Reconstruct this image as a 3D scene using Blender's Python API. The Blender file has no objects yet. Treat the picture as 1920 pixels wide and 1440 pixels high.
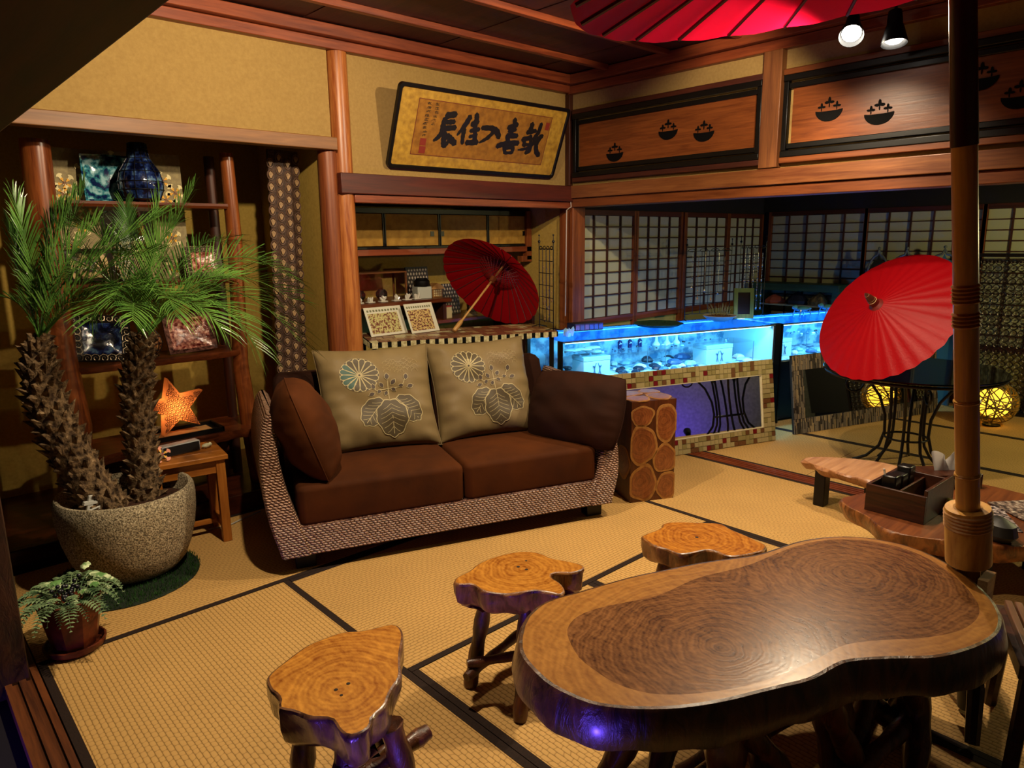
import bpy, math, random
from mathutils import Vector, Matrix, Quaternion
random.seed(7)
S = bpy.context.scene
COL = S.collection
PI = math.pi
# ------------------------------------------------------------------ camera
def cam_axes(yaw, pit, rol):
    f = Vector((math.sin(yaw)*math.cos(pit), math.cos(yaw)*math.cos(pit), math.sin(pit)))
    r = Vector((math.cos(yaw), -math.sin(yaw), 0)); u = r.cross(f)
    return r*math.cos(rol)+u*math.sin(rol), -r*math.sin(rol)+u*math.cos(rol), f
cr, cu, cf = cam_axes(0.74104, -0.20176, -0.01310)
cd = bpy.data.cameras.new('camera'); cam = bpy.data.objects.new('camera', cd); COL.objects.link(cam)
cd.sensor_width = 36; cd.lens = 1323.86/1920*36; cd.clip_start = 0.02
cam.matrix_world = Matrix(((cr.x, cu.x, -cf.x, 0), (cr.y, cu.y, -cf.y, 0), (cr.z, cu.z, -cf.z, 1.48), (0, 0, 0, 1)))
S.camera = cam
# ------------------------------------------------------------------ world, exposure
w = bpy.data.worlds.new('night'); S.world = w; w.use_nodes = True
w.node_tree.nodes['Background'].inputs[0].default_value = (0.9, 0.75, 0.6, 1)
w.node_tree.nodes['Background'].inputs[1].default_value = 0.004
S.view_settings.view_transform = 'Standard'; S.view_settings.look = 'None'
S.view_settings.gamma = 1; S.view_settings.use_curve_mapping = False
S.view_settings.exposure = -0.5
# ceiling spotlights: (position, aim, watts, cone degrees, blend, label); each lamp's own light is made in its builder
WARM = (1.0, 0.80, 0.54)
SPOTS = [((2.85, 1.42, 2.50), (2.5, 3.1, 0.8), 200, 170, .2, 'black ceiling spotlight above the slab table, out over the seats'),
         ((1.25, 2.05, 2.50), (1.15, 3.2, 0.7), 225, 165, .4, 'black ceiling spotlight above the front of the sofa'),
         ((3.85, 1.65, 2.49), (1.9, 0.9, 0.45), 130, 120, .6, 'black spotlight shining toward the room, its bulb glaring by the red canopy'),
         ((3.86, 1.45, 2.44), (3.5, 1.2, 0.3), 40, 80, .5, 'black cone spotlight hanging just right of the glaring bulb'),
         ((3.05, 1.80, 2.50), (4.5, 1.5, 0.9), 120, 75, .6, 'added black ceiling spotlight lighting the far parasol, out of view')]  # last spotlight is unseen, put in to light the far parasol
# ------------------------------------------------------------------ mesh helpers
def lin(h):
    if isinstance(h, str):
        c = [int(h[i:i+2], 16)/255 for i in (0, 2, 4)]
        return tuple(x/12.92 if x <= .04045 else ((x+.055)/1.055)**2.4 for x in c)+(1,)
    return tuple(h[:3])+(1,)
class MB:
    def __init__(s): s.v = []; s.f = []; s.m = []; s.cur = 0
    def mat(s, i): s.cur = i; return s
    def add(s, vs, fs):
        o = len(s.v); s.v += [tuple(p) for p in vs]
        for f in fs: s.f.append(tuple(i+o for i in f)); s.m.append(s.cur)
        return s
    def box(s, x0, x1, y0, y1, z0, z1, M=None):
        vs = [Vector((x, y, z)) for z in (z0, z1) for y in (y0, y1) for x in (x0, x1)]
        if M is not None: vs = [M @ p for p in vs]
        return s.add(vs, [(0, 2, 3, 1), (4, 5, 7, 6), (0, 1, 5, 4), (2, 6, 7, 3), (0, 4, 6, 2), (1, 3, 7, 5)])
    def cbox(s, c, d, M=None):
        return s.box(c[0]-d[0]/2, c[0]+d[0]/2, c[1]-d[1]/2, c[1]+d[1]/2, c[2]-d[2]/2, c[2]+d[2]/2, M)
    def loft(s, rings, closed=True, cap0=True, cap1=True):
        n = len(rings[0]); o = len(s.v)
        for r in rings: s.v += [tuple(p) for p in r]
        for k in range(len(rings)-1):
            for i in range(n if closed else n-1):
                j = (i+1) % n
                s.f.append((o+k*n+i, o+k*n+j, o+(k+1)*n+j, o+(k+1)*n+i)); s.m.append(s.cur)
        if closed and cap0: s.f.append(tuple(o+i for i in reversed(range(n)))); s.m.append(s.cur)
        if closed and cap1: s.f.append(tuple(o+(len(rings)-1)*n+i for i in range(n))); s.m.append(s.cur)
        return s
    def tube(s, path, rad, n=8, cap=True):
        P = [Vector(p) for p in path]; R = rad if isinstance(rad, (list, tuple)) else [rad]*len(P)
        t0 = (P[1]-P[0]).normalized(); a = t0.orthogonal().normalized(); rings = []
        for i, p in enumerate(P):
            t = (P[min(i+1, len(P)-1)]-P[max(i-1, 0)])
            t = t.normalized() if t.length > 1e-9 else t0
            a = (a-t*a.dot(t)); a = a.normalized() if a.length > 1e-6 else t.orthogonal().normalized()
            b = t.cross(a)
            rings.append([p+(a*math.cos(k*2*PI/n)+b*math.sin(k*2*PI/n))*R[i] for k in range(n)])
        return s.loft(rings, True, cap, cap)
    def lathe(s, prof, n=24, c=(0, 0, 0), M=None, wob=None):
        rings = []
        for r, z in prof:
            ring = []
            for k in range(n):
                a = k*2*PI/n; rr = r*(1+(wob(a, z) if wob else 0))
                p = Vector((c[0]+rr*math.cos(a), c[1]+rr*math.sin(a), c[2]+z))
                ring.append(M @ p if M is not None else p)
            rings.append(ring)
        return s.loft(rings, True, prof[0][0] > 1e-5, prof[-1][0] > 1e-5)
    def prism(s, pts, z0, z1, M=None):
        a = [Vector((x, y, z0)) for x, y in pts]; b = [Vector((x, y, z1)) for x, y in pts]
        if M is not None: a = [M @ p for p in a]; b = [M @ p for p in b]
        return s.loft([a, b])
    def grid(s, fn, nu, nv):
        o = len(s.v)
        for j in range(nv+1):
            for i in range(nu+1): s.v.append(tuple(fn(i/nu, j/nv)))
        for j in range(nv):
            for i in range(nu):
                a = o+j*(nu+1)+i; s.f.append((a, a+1, a+nu+2, a+nu+1)); s.m.append(s.cur)
        return s
    def sphere(s, c, r, n=10, m=6, sc=(1, 1, 1)):
        pr = [(max(1e-6, math.sin(PI*k/m))*r, -math.cos(PI*k/m)*r) for k in range(m+1)]
        rings = [[(c[0]+a*sc[0]*math.cos(q*2*PI/n), c[1]+a*sc[1]*math.sin(q*2*PI/n), c[2]+z*sc[2]) for q in range(n)] for a, z in pr]
        return s.loft(rings)
    def mesh(s, name, mats, smooth=True):
        me = bpy.data.meshes.new(name); me.from_pydata(s.v, [], s.f)
        for m in (mats if isinstance(mats, (list, tuple)) else [mats]): me.materials.append(m)
        me.polygons.foreach_set('material_index', s.m)
        me.validate(); me.update()
        if smooth: me.shade_smooth(); me.set_sharp_from_angle(angle=math.radians(38))
        return me
    def build(s, name, mats, parent=None, loc=(0, 0, 0), rot=(0, 0, 0), bev=0, smooth=True):
        return obj(name, s.mesh(name, mats, smooth), parent, loc, rot, bev)
def obj(name, me, parent=None, loc=(0, 0, 0), rot=(0, 0, 0), bev=0, scale=None):
    o = bpy.data.objects.new(name, me); COL.objects.link(o)
    o.parent = parent; o.location = loc; o.rotation_euler = rot
    if scale: o.scale = scale
    if bev:
        b = o.modifiers.new('bevel', 'BEVEL'); b.width = bev; b.segments = 2; b.limit_method = 'ANGLE'; b.angle_limit = math.radians(40)
    return o
def tag(o, label, cat, group=None):
    o['label'] = label; o['category'] = cat
    if group: o['group'] = group
    return o
def thing(name, label, cat, loc=(0, 0, 0), rz=0, group=None, rot=None):
    o = bpy.data.objects.new(name, None); COL.objects.link(o); o.empty_display_size = .05
    o.location = loc; o.rotation_euler = rot if rot else (0, 0, rz)
    return tag(o, label, cat, group)
def struct(o, label=None):
    o['kind'] = 'structure'
    if label: o['label'] = label
    return o
def sempty(name, label=None, loc=(0, 0, 0)):
    o = bpy.data.objects.new(name, None); COL.objects.link(o); o.location = loc; o.empty_display_size = .05
    return struct(o, label)
def copy_tree(o, parent=None):
    c = o.copy(); COL.objects.link(c); c.parent = parent
    for ch in o.children: copy_tree(ch, c)
    return c
# ------------------------------------------------------------------ materials
MC = {}
def base_mat(name, col, rough=.6, metal=0, spec=.5):
    m = bpy.data.materials.new(name); m.use_nodes = True
    b = m.node_tree.nodes['Principled BSDF']
    b.inputs['Base Color'].default_value = lin(col); b.inputs['Roughness'].default_value = rough
    b.inputs['Metallic'].default_value = metal; b.inputs['Specular IOR Level'].default_value = spec
    return m, m.node_tree.nodes, m.node_tree.links, b
def plain(name, col, rough=.6, metal=0, spec=.5):
    if name not in MC: MC[name] = base_mat(name, col, rough, metal, spec)[0]
    return MC[name]
def ramp(N, L, src, stops):
    r = N.new('ShaderNodeValToRGB'); e = r.color_ramp.elements
    while len(e) < len(stops): e.new(.5)
    for x, (p, c) in zip(e, stops): x.position = p; x.color = lin(c)
    L.new(src, r.inputs[0]); return r.outputs[0]
def math_n(N, L, op, a, b=None, c=None):
    n = N.new('ShaderNodeMath'); n.operation = op
    for i, x in enumerate((a, b, c)):
        if x is None: continue
        if hasattr(x, 'is_output'): L.new(x, n.inputs[i])
        else: n.inputs[i].default_value = x
    return n.outputs[0]
def coords(N, L, scale=(1, 1, 1), rand=False):
    t = N.new('ShaderNodeTexCoord'); mp = N.new('ShaderNodeMapping'); mp.inputs['Scale'].default_value = scale
    src = t.outputs['Object']
    if rand:
        oi = N.new('ShaderNodeObjectInfo'); ad = N.new('ShaderNodeVectorMath'); ad.operation = 'ADD'
        ml = math_n(N, L, 'MULTIPLY', oi.outputs['Random'], 37.0); L.new(src, ad.inputs[0]); L.new(ml, ad.inputs[1]); src = ad.outputs[0]
    L.new(src, mp.inputs[0]); return mp.outputs[0]
def noise(N, L, vec, scale, detail=4, rough=.55, dist=0):
    n = N.new('ShaderNodeTexNoise'); n.inputs['Scale'].default_value = scale; n.inputs['Detail'].default_value = detail
    n.inputs['Roughness'].default_value = rough; n.inputs['Distortion'].default_value = dist
    L.new(vec, n.inputs['Vector']); return n.outputs[0]
def bump(N, L, h, b, strength=.3, dist=.01):
    n = N.new('ShaderNodeBump'); n.inputs['Strength'].default_value = strength; n.inputs['Distance'].default_value = dist
    L.new(h, n.inputs['Height']); L.new(n.outputs[0], b.inputs['Normal'])
def wood(name, c1, c2, axis='x', rough=.45, fine=1.0, contrast=(.35, .65), spec=.4, bmp=.15):
    if name in MC: return MC[name]
    m, N, L, b = base_mat(name, c1, rough, 0, spec)
    k = {'x': (.6, 9, 9), 'y': (9, .6, 9), 'z': (9, 9, .6)}[axis]
    v = coords(N, L, tuple(q*fine for q in k), True)
    n1 = noise(N, L, v, 3.2, 5, .6, .6); n2 = noise(N, L, v, 14, 3, .6)
    h = math_n(N, L, 'ADD', math_n(N, L, 'MULTIPLY', n1, .75), math_n(N, L, 'MULTIPLY', n2, .25))
    L.new(ramp(N, L, h, [(contrast[0], c1), (contrast[1], c2)]), b.inputs['Base Color'])
    bump(N, L, h, b, bmp, .004)
    MC[name] = m; return m
def mottled(name, c1, c2, scale=20, rough=.8, bmp=.2, lo=.35, hi=.65, dist=.004, spec=.3, c3=None, detail=5):
    if name in MC: return MC[name]
    m, N, L, b = base_mat(name, c1, rough, 0, spec)
    v = coords(N, L, (1, 1, 1), True); h = noise(N, L, v, scale, detail)
    st = [(lo, c1), (hi, c2)] + ([(min(.98, hi+.12), c3)] if c3 else [])
    L.new(ramp(N, L, h, st), b.inputs['Base Color'])
    if bmp: bump(N, L, h, b, bmp, dist)
    MC[name] = m; return m
def emit(name, col, st):
    if name in MC: return MC[name]
    m, N, L, b = base_mat(name, (0, 0, 0), .5)
    b.inputs['Emission Color'].default_value = lin(col); b.inputs['Emission Strength'].default_value = st
    MC[name] = m; return m
def glass(name, tint=(1, 1, 1), refl=.12, rough=.02):
    if name in MC: return MC[name]
    m, N, L, b = base_mat(name, tint, rough); N.remove(b)
    out = N['Material Output']; t = N.new('ShaderNodeBsdfTransparent'); g = N.new('ShaderNodeBsdfGlossy'); mx = N.new('ShaderNodeMixShader')
    t.inputs[0].default_value = lin(tint); g.inputs['Roughness'].default_value = rough
    lw = N.new('ShaderNodeLayerWeight'); lw.inputs[0].default_value = .5
    L.new(math_n(N, L, 'ADD', math_n(N, L, 'MULTIPLY', math_n(N, L, 'POWER', lw.outputs['Facing'], 4.0), .6), refl*.3), mx.inputs[0]); L.new(t.outputs[0], mx.inputs[1]); L.new(g.outputs[0], mx.inputs[2]); L.new(mx.outputs[0], out.inputs[0])
    MC[name] = m; return m
def paper(name, col, trans=.5, rough=.9, crease=0):
    """thin paper or cloth that lets light through"""
    if name in MC: return MC[name]
    m, N, L, b = base_mat(name, col, rough, 0, .2); out = N['Material Output']
    t = N.new('ShaderNodeBsdfTranslucent'); t.inputs[0].default_value = lin(col); mx = N.new('ShaderNodeMixShader'); mx.inputs[0].default_value = trans
    L.new(b.outputs[0], mx.inputs[1]); L.new(t.outputs[0], mx.inputs[2]); L.new(mx.outputs[0], out.inputs[0])
    if crease:
        v = coords(N, L); h = noise(N, L, v, 60, 6, .7); bump(N, L, h, b, crease, .004)
    MC[name] = m; return m
def tatami_mat():
    m, N, L, b = base_mat('rush_weave', 'C9A25E', .75, 0, .25)
    t = N.new('ShaderNodeTexCoord'); sp = N.new('ShaderNodeSeparateXYZ'); L.new(t.outputs['Object'], sp.inputs[0])
    x, y = sp.outputs[0], sp.outputs[1]
    vn = coords(N, L, (1, 1, 1), True); wob = noise(N, L, vn, 6, 2)
    yy = math_n(N, L, 'DIVIDE', y, .017); ri = math_n(N, L, 'ABSOLUTE', math_n(N, L, 'SINE', math_n(N, L, 'MULTIPLY', yy, PI)))
    row = math_n(N, L, 'FLOOR', yy)
    xx = math_n(N, L, 'ADD', math_n(N, L, 'DIVIDE', x, .026), math_n(N, L, 'ADD', math_n(N, L, 'MULTIPLY', row, .5), math_n(N, L, 'MULTIPLY', wob, 4)))
    st = math_n(N, L, 'ABSOLUTE', math_n(N, L, 'SINE', math_n(N, L, 'MULTIPLY', xx, PI)))
    h = math_n(N, L, 'MULTIPLY', math_n(N, L, 'POWER', ri, .35), math_n(N, L, 'ADD', math_n(N, L, 'MULTIPLY', math_n(N, L, 'POWER', st, .3), .75), .25))
    col = ramp(N, L, h, [(.15, '6A4A20'), (.75, 'C2995A')])
    big = noise(N, L, vn, 2.2, 4)
    hs = N.new('ShaderNodeHueSaturation'); L.new(col, hs.inputs['Color'])
    L.new(math_n(N, L, 'ADD', math_n(N, L, 'MULTIPLY', big, .35), .80), hs.inputs['Value']); L.new(hs.outputs[0], b.inputs['Base Color'])
    bump(N, L, h, b, .55, .002)
    return m
def wicker_mat():
    m, N, L, b = base_mat('woven_banana_fibre', '7A4E3A', .34, 0, .7)
    t = N.new('ShaderNodeTexCoord'); sp = N.new('ShaderNodeSeparateXYZ'); L.new(t.outputs['Object'], sp.inputs[0])
    hz = math_n(N, L, 'ADD', sp.outputs[0], math_n(N, L, 'MULTIPLY', sp.outputs[1], 1.0)); z = sp.outputs[2]
    nz = noise(N, L, t.outputs['Object'], 40, 3); nz2 = noise(N, L, t.outputs['Object'], 55, 2)
    row = math_n(N, L, 'DIVIDE', math_n(N, L, 'ADD', z, math_n(N, L, 'MULTIPLY', nz, .008)), .0112)
    fl = math_n(N, L, 'FLOOR', row)
    ph = math_n(N, L, 'ADD', math_n(N, L, 'DIVIDE', math_n(N, L, 'ADD', hz, math_n(N, L, 'MULTIPLY', nz2, .02)), .021), math_n(N, L, 'ADD', math_n(N, L, 'MULTIPLY', fl, .5), math_n(N, L, 'MULTIPLY', math_n(N, L, 'FRACT', row), .35)))
    s1 = math_n(N, L, 'ABSOLUTE', math_n(N, L, 'SINE', math_n(N, L, 'MULTIPLY', row, PI)))
    s2 = math_n(N, L, 'ABSOLUTE', math_n(N, L, 'SINE', math_n(N, L, 'MULTIPLY', ph, PI)))
    h = math_n(N, L, 'MULTIPLY', math_n(N, L, 'POWER', s1, .6), math_n(N, L, 'POWER', s2, .6))
    h2 = math_n(N, L, 'MULTIPLY', h, math_n(N, L, 'ADD', .6, math_n(N, L, 'MULTIPLY', noise(N, L, t.outputs['Object'], 25, 3), .8)))
    L.new(ramp(N, L, h2, [(.06, '1E0C08'), (.40, '6B4030'), (.80, 'BC967C')]), b.inputs['Base Color'])
    bump(N, L, h, b, 1.0, .012)
    return m
def ring_mat(name, centres, c1, c2, freq, rough=.22, crack=True, noisy=.06, coat=.3):
    """cut wood: growth rings round one or two pith points in the object's XY plane"""
    m, N, L, b = base_mat(name, c1, rough, 0, .5)
    v = coords(N, L); n1 = noise(N, L, v, 5, 4, .6); ds = []
    for cx, cy, sx, sy in centres:
        mp = N.new('ShaderNodeMapping'); mp.inputs['Location'].default_value = (-cx*sx, -cy*sy, 0); mp.inputs['Scale'].default_value = (sx, sy, 0); L.new(v, mp.inputs[0])
        ln = N.new('ShaderNodeVectorMath'); ln.operation = 'LENGTH'; L.new(mp.outputs[0], ln.inputs[0]); ds.append(ln.outputs['Value'])
    d = ds[0]
    if len(ds) > 1:
        d = N.new('ShaderNodeMath'); d.operation = 'SMOOTH_MIN'; d.inputs[2].default_value = .12; L.new(ds[0], d.inputs[0]); L.new(ds[1], d.inputs[1]); d = d.outputs[0]
    dd = math_n(N, L, 'ADD', d, math_n(N, L, 'MULTIPLY', n1, noisy))
    wv = math_n(N, L, 'SINE', math_n(N, L, 'MULTIPLY', dd, freq)); wv2 = math_n(N, L, 'SINE', math_n(N, L, 'MULTIPLY', dd, freq*2.37))
    fine = noise(N, L, coords(N, L, (1, .45, 1)), 60, 6, .7)
    h = math_n(N, L, 'ADD', math_n(N, L, 'ADD', math_n(N, L, 'MULTIPLY', wv, .035), math_n(N, L, 'MULTIPLY', wv2, .04)), math_n(N, L, 'ADD', math_n(N, L, 'MULTIPLY', fine, .62), math_n(N, L, 'MULTIPLY', n1, .35)))
    L.new(ramp(N, L, h, [(.30, c1), (.66, c2)]), b.inputs['Base Color'])
    bump(N, L, h, b, .12, .004); b.inputs['Coat Weight'].default_value = coat; b.inputs['Coat Roughness'].default_value = .15
    MC[name] = m; return m
def bark_mat(name, c1, c2, rough=.35, coat=.25):
    if name in MC: return MC[name]
    m, N, L, b = base_mat(name, c1, rough, 0, .5)
    v = coords(N, L, (14, 14, 4), True); h = noise(N, L, v, 1.6, 6, .62, 1.0)
    L.new(ramp(N, L, h, [(.36, c1), (.62, c2)]), b.inputs['Base Color']); bump(N, L, h, b, .5, .012)
    b.inputs['Coat Weight'].default_value = coat; b.inputs['Coat Roughness'].default_value = .22
    MC[name] = m; return m
def velvet(name, col, sheen):
    if name in MC: return MC[name]
    m, N, L, b = base_mat(name, col, .85, 0, .15)
    b.inputs['Sheen Weight'].default_value = .08; b.inputs['Sheen Roughness'].default_value = .4; b.inputs['Sheen Tint'].default_value = lin(sheen)
    v = coords(N, L); h = noise(N, L, v, 4, 4); bump(N, L, noise(N, L, v, 9, 4), b, .12, .02)
    L.new(ramp(N, L, h, [(.15, col), (.95, sheen)]), b.inputs['Base Color'])
    MC[name] = m; return m

PLASTER = mottled('ochre_plaster', '8E7242', '9A7E4A', 60, .95, .10, .3, .7, .002, .1)
PLASTER2 = mottled('olive_plaster', '9C803C', 'AE9046', 60, .95, .10, .3, .7, .002, .1)
WRED_X = wood('cedar_x', '5A2412', '8A4322', 'x', .4); WRED_Y = wood('cedar_y', '5A2412', '8A4322', 'y', .4); WRED_Z = wood('cedar_z', '5C2810', '8A4A22', 'z', .45)
WLT_X = wood('pale_cedar_x', '64401F', '86592F', 'x', .5); WLOG = wood('log_z', '7A3A18', 'B8743A', 'z', .35, 1.3)
WDARK_Y = wood('dark_cedar_y', '2A0F08', '4A1E10', 'y', .5); WDARK_X = wood('dark_cedar_x', '3A150C', '571F10', 'x', .5); WDARK_Z = wood('dark_cedar_z', '2A120A', '4A2212', 'z', .5)
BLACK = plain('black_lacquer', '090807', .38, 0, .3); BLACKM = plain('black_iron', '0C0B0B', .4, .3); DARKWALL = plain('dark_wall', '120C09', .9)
PAPER = paper('shoji_paper', 'CCCBA6', .35)
TATAMI = tatami_mat(); HERI = mottled('cloth_border', '1C110C', '2A1A12', 200, .9, .1)
MIRROR = plain('mirror_silver', 'E8ECEE', .02, 1.0)
# ================================================================== THE SETTING
# floor: earth slab, mats, sills
g = MB(); g.box(-1.4, 7.2, -1.3, 4.9, -.14, -.06); FLOOR = struct(g.build('floor', DARKWALL), 'woven rush mat floor with dark cloth borders')
def tatami(x0, x1, y0, y1):
    lx, ly = x1-x0, y1-y0; rz = 0 if lx >= ly else PI/2
    L_, W_ = max(lx, ly)-.003, min(lx, ly)-.003
    b = MB(); b.box(-L_/2, L_/2, -W_/2, W_/2, -.05, 0)
    o = b.build('tatami_mat', TATAMI, FLOOR, ((x0+x1)/2, (y0+y1)/2, 0), (0, 0, rz))
    for s in (-1, 1):
        e = MB(); yy = s*(W_/2-.0135); e.box(-L_/2-.0004, L_/2+.0004, yy-.0135, yy+.0137, -.02, .0015); e.build('cloth_border', HERI, o)
X = [.276, 1.2295, 2.183, 3.1365, 4.085]; Y = [-.977, -.023, .930, 1.884, 2.838, 3.787]
for a in ((0, 2, 4, 5), (2, 4, 4, 5), (0, 1, 2, 4), (1, 3, 3, 4), (3, 4, 2, 4), (1, 2, 1, 3), (2, 3, 1, 3), (0, 1, 0, 2), (3, 4, 0, 2)):
    tatami(X[a[0]], X[a[1]], Y[a[2]], Y[a[3]])
for i in range(3):
    for y0, y1 in ((1.884, 3.787), (-.023, 1.884)):
        tatami(4.2+i*.95, 4.2+(i+1)*.95, y0, y1)
def sill(name, x0, x1, n, m):
    b = MB(); ww = (x1-x0)/(2*n+1)
    b.box(x0, x1, -1.2, 3.74, -.05, -.006)
    for k in range(n+1): b.box(x0+2*k*ww, x0+(2*k+1)*ww, -1.2, 3.74, -.006, .004)
    return b.build(name, m, FLOOR)
sill('door_sill', 4.088, 4.198, 3, WRED_Y); sill('door_sill', .17, .272, 2, wood('sill_y', '3A1C0E', '6E3C1C', 'y', .5))
# alcove floor with front rail
b = MB(); b.box(.25, 2.05, 3.84, 4.68, -.05, .10); b.build('alcove_floor_board', wood('board_x', '331408', '5A2812', 'x', .3), FLOOR)
b = MB(); b.box(.25, 2.03, 3.79, 3.84, -.05, .105); b.build('alcove_front_rail', wood('rail_x', '240D06', '4A2010', 'x', .25), FLOOR, bev=.006)
b = MB(); b.box(2.13, 4.05, 3.80, 4.63, -.05, .04); b.build('alcove_floor_board', MC['board_x'], FLOOR)
# plaster walls
def wall(name, boxes, m, label):
    b = MB()
    for q in boxes: b.box(*q)
    return struct(b.build(name, m), label)
wall('wall_back', [(.25, 2.10, 3.79, 3.84, 2.05, 2.53)], PLASTER, 'ochre plaster band above the planted alcove')
wall('wall_back', [(2.21, 4.06, 3.79, 3.84, 1.86, 2.53)], PLASTER, 'ochre plaster behind the framed calligraphy')
wall('wall_alcove', [(.2, 2.05, 4.68, 4.74, 0, 2.5), (.19, .25, 3.79, 4.74, 0, 2.5)], PLASTER2, 'ochre plaster at the back of the planted alcove')
wall('wall_alcove', [(2.05, 2.12, 3.86, 4.68, 0, 2.5)], PLASTER2, 'narrow ochre wall between the two alcoves')
wall('wall_alcove', [(2.12, 4.06, 4.63, 4.70, 0, 2.5)], PLASTER2, 'ochre wall at the back of the shelf alcove')
wall('wall_alcove', [(4.06, 4.13, 3.85, 4.70, 0, 2.5)], PLASTER2, 'ochre wall at the right end of the shelf alcove')
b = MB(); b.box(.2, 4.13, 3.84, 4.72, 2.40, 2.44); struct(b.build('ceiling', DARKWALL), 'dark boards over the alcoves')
# long right wall above the opening: plaster strips only show between the woods
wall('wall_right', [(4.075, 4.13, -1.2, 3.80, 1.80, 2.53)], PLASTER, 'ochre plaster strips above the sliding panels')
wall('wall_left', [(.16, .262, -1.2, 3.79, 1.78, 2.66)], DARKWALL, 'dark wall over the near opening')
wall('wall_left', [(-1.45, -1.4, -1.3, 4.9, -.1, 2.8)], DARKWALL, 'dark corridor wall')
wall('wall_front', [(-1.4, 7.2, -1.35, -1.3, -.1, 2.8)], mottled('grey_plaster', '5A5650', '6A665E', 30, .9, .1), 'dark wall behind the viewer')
# beams
TN = [0]
def trim(boxes, m, label, bev=.004):
    TN[0] += 1; b = MB()
    for q in boxes: b.box(*q)
    return struct(b.build('trim_%d' % TN[0], m, bev=bev), label)
trim([(.25, 2.10, 3.72, 3.80, 1.986, 2.055)], WLT_X, 'pale lintel beam over the planted alcove')
trim([(2.105, 4.055, 3.715, 3.80, 1.752, 1.866)], WDARK_X, 'dark red beam under the calligraphy')
trim([(2.20, 4.055, 3.735, 3.80, 1.703, 1.750)], WRED_X, 'red rail under the dark beam')
trim([(.25, 4.05, 3.74, 3.80, 2.522, 2.575), (.25, 4.05, 3.70, 3.80, 2.578, 2.64)], WRED_X, 'stepped ceiling moulding on the back wall')
trim([(4.03, 4.09, -1.2, 3.76, 2.515, 2.57), (3.99, 4.09, -1.2, 3.74, 2.573, 2.64)], WRED_Y, 'stepped ceiling moulding on the right wall')
trim([(4.025, 4.10, -1.2, 3.735, 1.776, 1.868)], wood('nageshi_y', '5A2E16', '82502A', 'y', .4), 'broad lintel beam over the wide opening')
trim([(4.045, 4.19, -1.2, 3.735, 1.712, 1.774)], wood('kamoi_y', '55280F', '7A421E', 'y', .4), 'grooved head rail over the wide opening')
trim([(4.035, 4.10, 2.22, 3.72, 2.372, 2.405), (4.035, 4.10, 2.22, 3.72, 1.892, 1.925)], WDARK_Y, 'rails above and below the first sliding panel')
trim([(4.035, 4.10, -1.2, 2.095, 2.372, 2.405), (4.035, 4.10, -1.2, 2.095, 1.892, 1.925)], MC['kamoi_y'], 'rails above and below the long sliding panels')
trim([(4.02, 4.10, 2.10, 2.215, 1.872, 2.515)], wood('post_z', '58301A', '7E4E28', 'z', .45), 'short brown post between the sliding panels')
trim([(4.05, 4.19, 3.72, 3.86, 0, 1.71)], WRED_Z, 'reddish corner post beside the paper windows')
trim([(4.035, 4.075, 3.745, 3.79, 1.87, 2.52)], WDARK_Z, 'thin post in the upper corner')
trim([(.13, .276, -1.2, 3.79, 1.722, 1.785)], WDARK_Y, 'dark head rail over the near opening')
trim([(.125, .245, 2.78, 2.90, -.05, 1.722)], bark_mat('knotted', '1A0B06', '3A1D10', .5), 'dark knotted post at the left edge')
# round logs at the alcove
def log(path, rad, m, label, n=18):
    TN[0] += 1; b = MB(); b.tube(path, rad, n); return struct(b.build('trim_%d' % TN[0], m), label)
log([(2.162, 3.79, z) for z in (0, .5, 1.0, 1.5, 1.86, 2.2, 2.52)], [.064, .062, .060, .059, .058, .0575, .057], WLOG, 'peeled log post right of the planted alcove')
log([(2.070+.003*math.sin(z*4), 3.80, z) for z in (0, .4, .8, 1.2, 1.6, 1.986)], [.058, .057, .056, .055, .055, .054], WRED_Z, 'darker slim log post beside the peeled log')
# main ceiling: boards and battens
CE = sempty('ceiling', 'dark red board ceiling with battens')
for k in range(9):
    b = MB(); b.box(.2+.435*k, .2+.435*(k+1)-.004, -1.2, 3.72, 2.645+.003*(k % 2), 2.665); b.build('ceiling_board', WDARK_Y, CE)
for k, yy in enumerate((3.36, 2.86, 2.36, 1.86, 1.36, .86, .36, -.14)):
    b = MB(); b.box(.2, 3.99, yy-.018, yy+.018, 2.612, 2.646); b.build('batten', WRED_X, CE, bev=.003)
# sliding panels with gourd-bowl handles on the right wall
PANEL = wood('panel_grain', '54260F', '84481F', 'y', .35, 1.6, (.3, .7))
def motif(sc):
    """bowl with three sprigs, in the YZ plane"""
    b = MB(); out = []
    for k in range(25):
        a = PI*2*k/24; y = math.cos(a)*.5; z = math.sin(a)*.30-.10
        if math.sin(a) > 0: z = -.10+.06*math.sin(a)
        z += .08*abs(math.cos(a))**3
        out.append((y*sc, z*sc))
    b.loft([[(-.004, y, z) for y, z in out], [(.0, y, z) for y, z in out]])
    for dy, dz, s in ((-.28, .16, .8), (0, .30, 1.0), (.28, .16, .8)):
        for (ly, lz, rx, rz_) in ((0, .10, .05, .11), (-.09, .02, .09, .05), (.09, .02, .09, .05), (0, -.08, .02, .08)):
            pts = [((dy+(ly+rx*math.cos(q*PI/4))*s)*sc, (dz+(lz+rz_*math.sin(q*PI/4))*s-.06)*sc) for q in range(8)]
            b.loft([[(-.004, y, z) for y, z in pts], [(.0, y, z) for y, z in pts]])
    return b.mesh('inlay', plain('inlay_black', '070605', .8, 0, .1))
MOT = motif(.15)
DN = [0]
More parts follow.
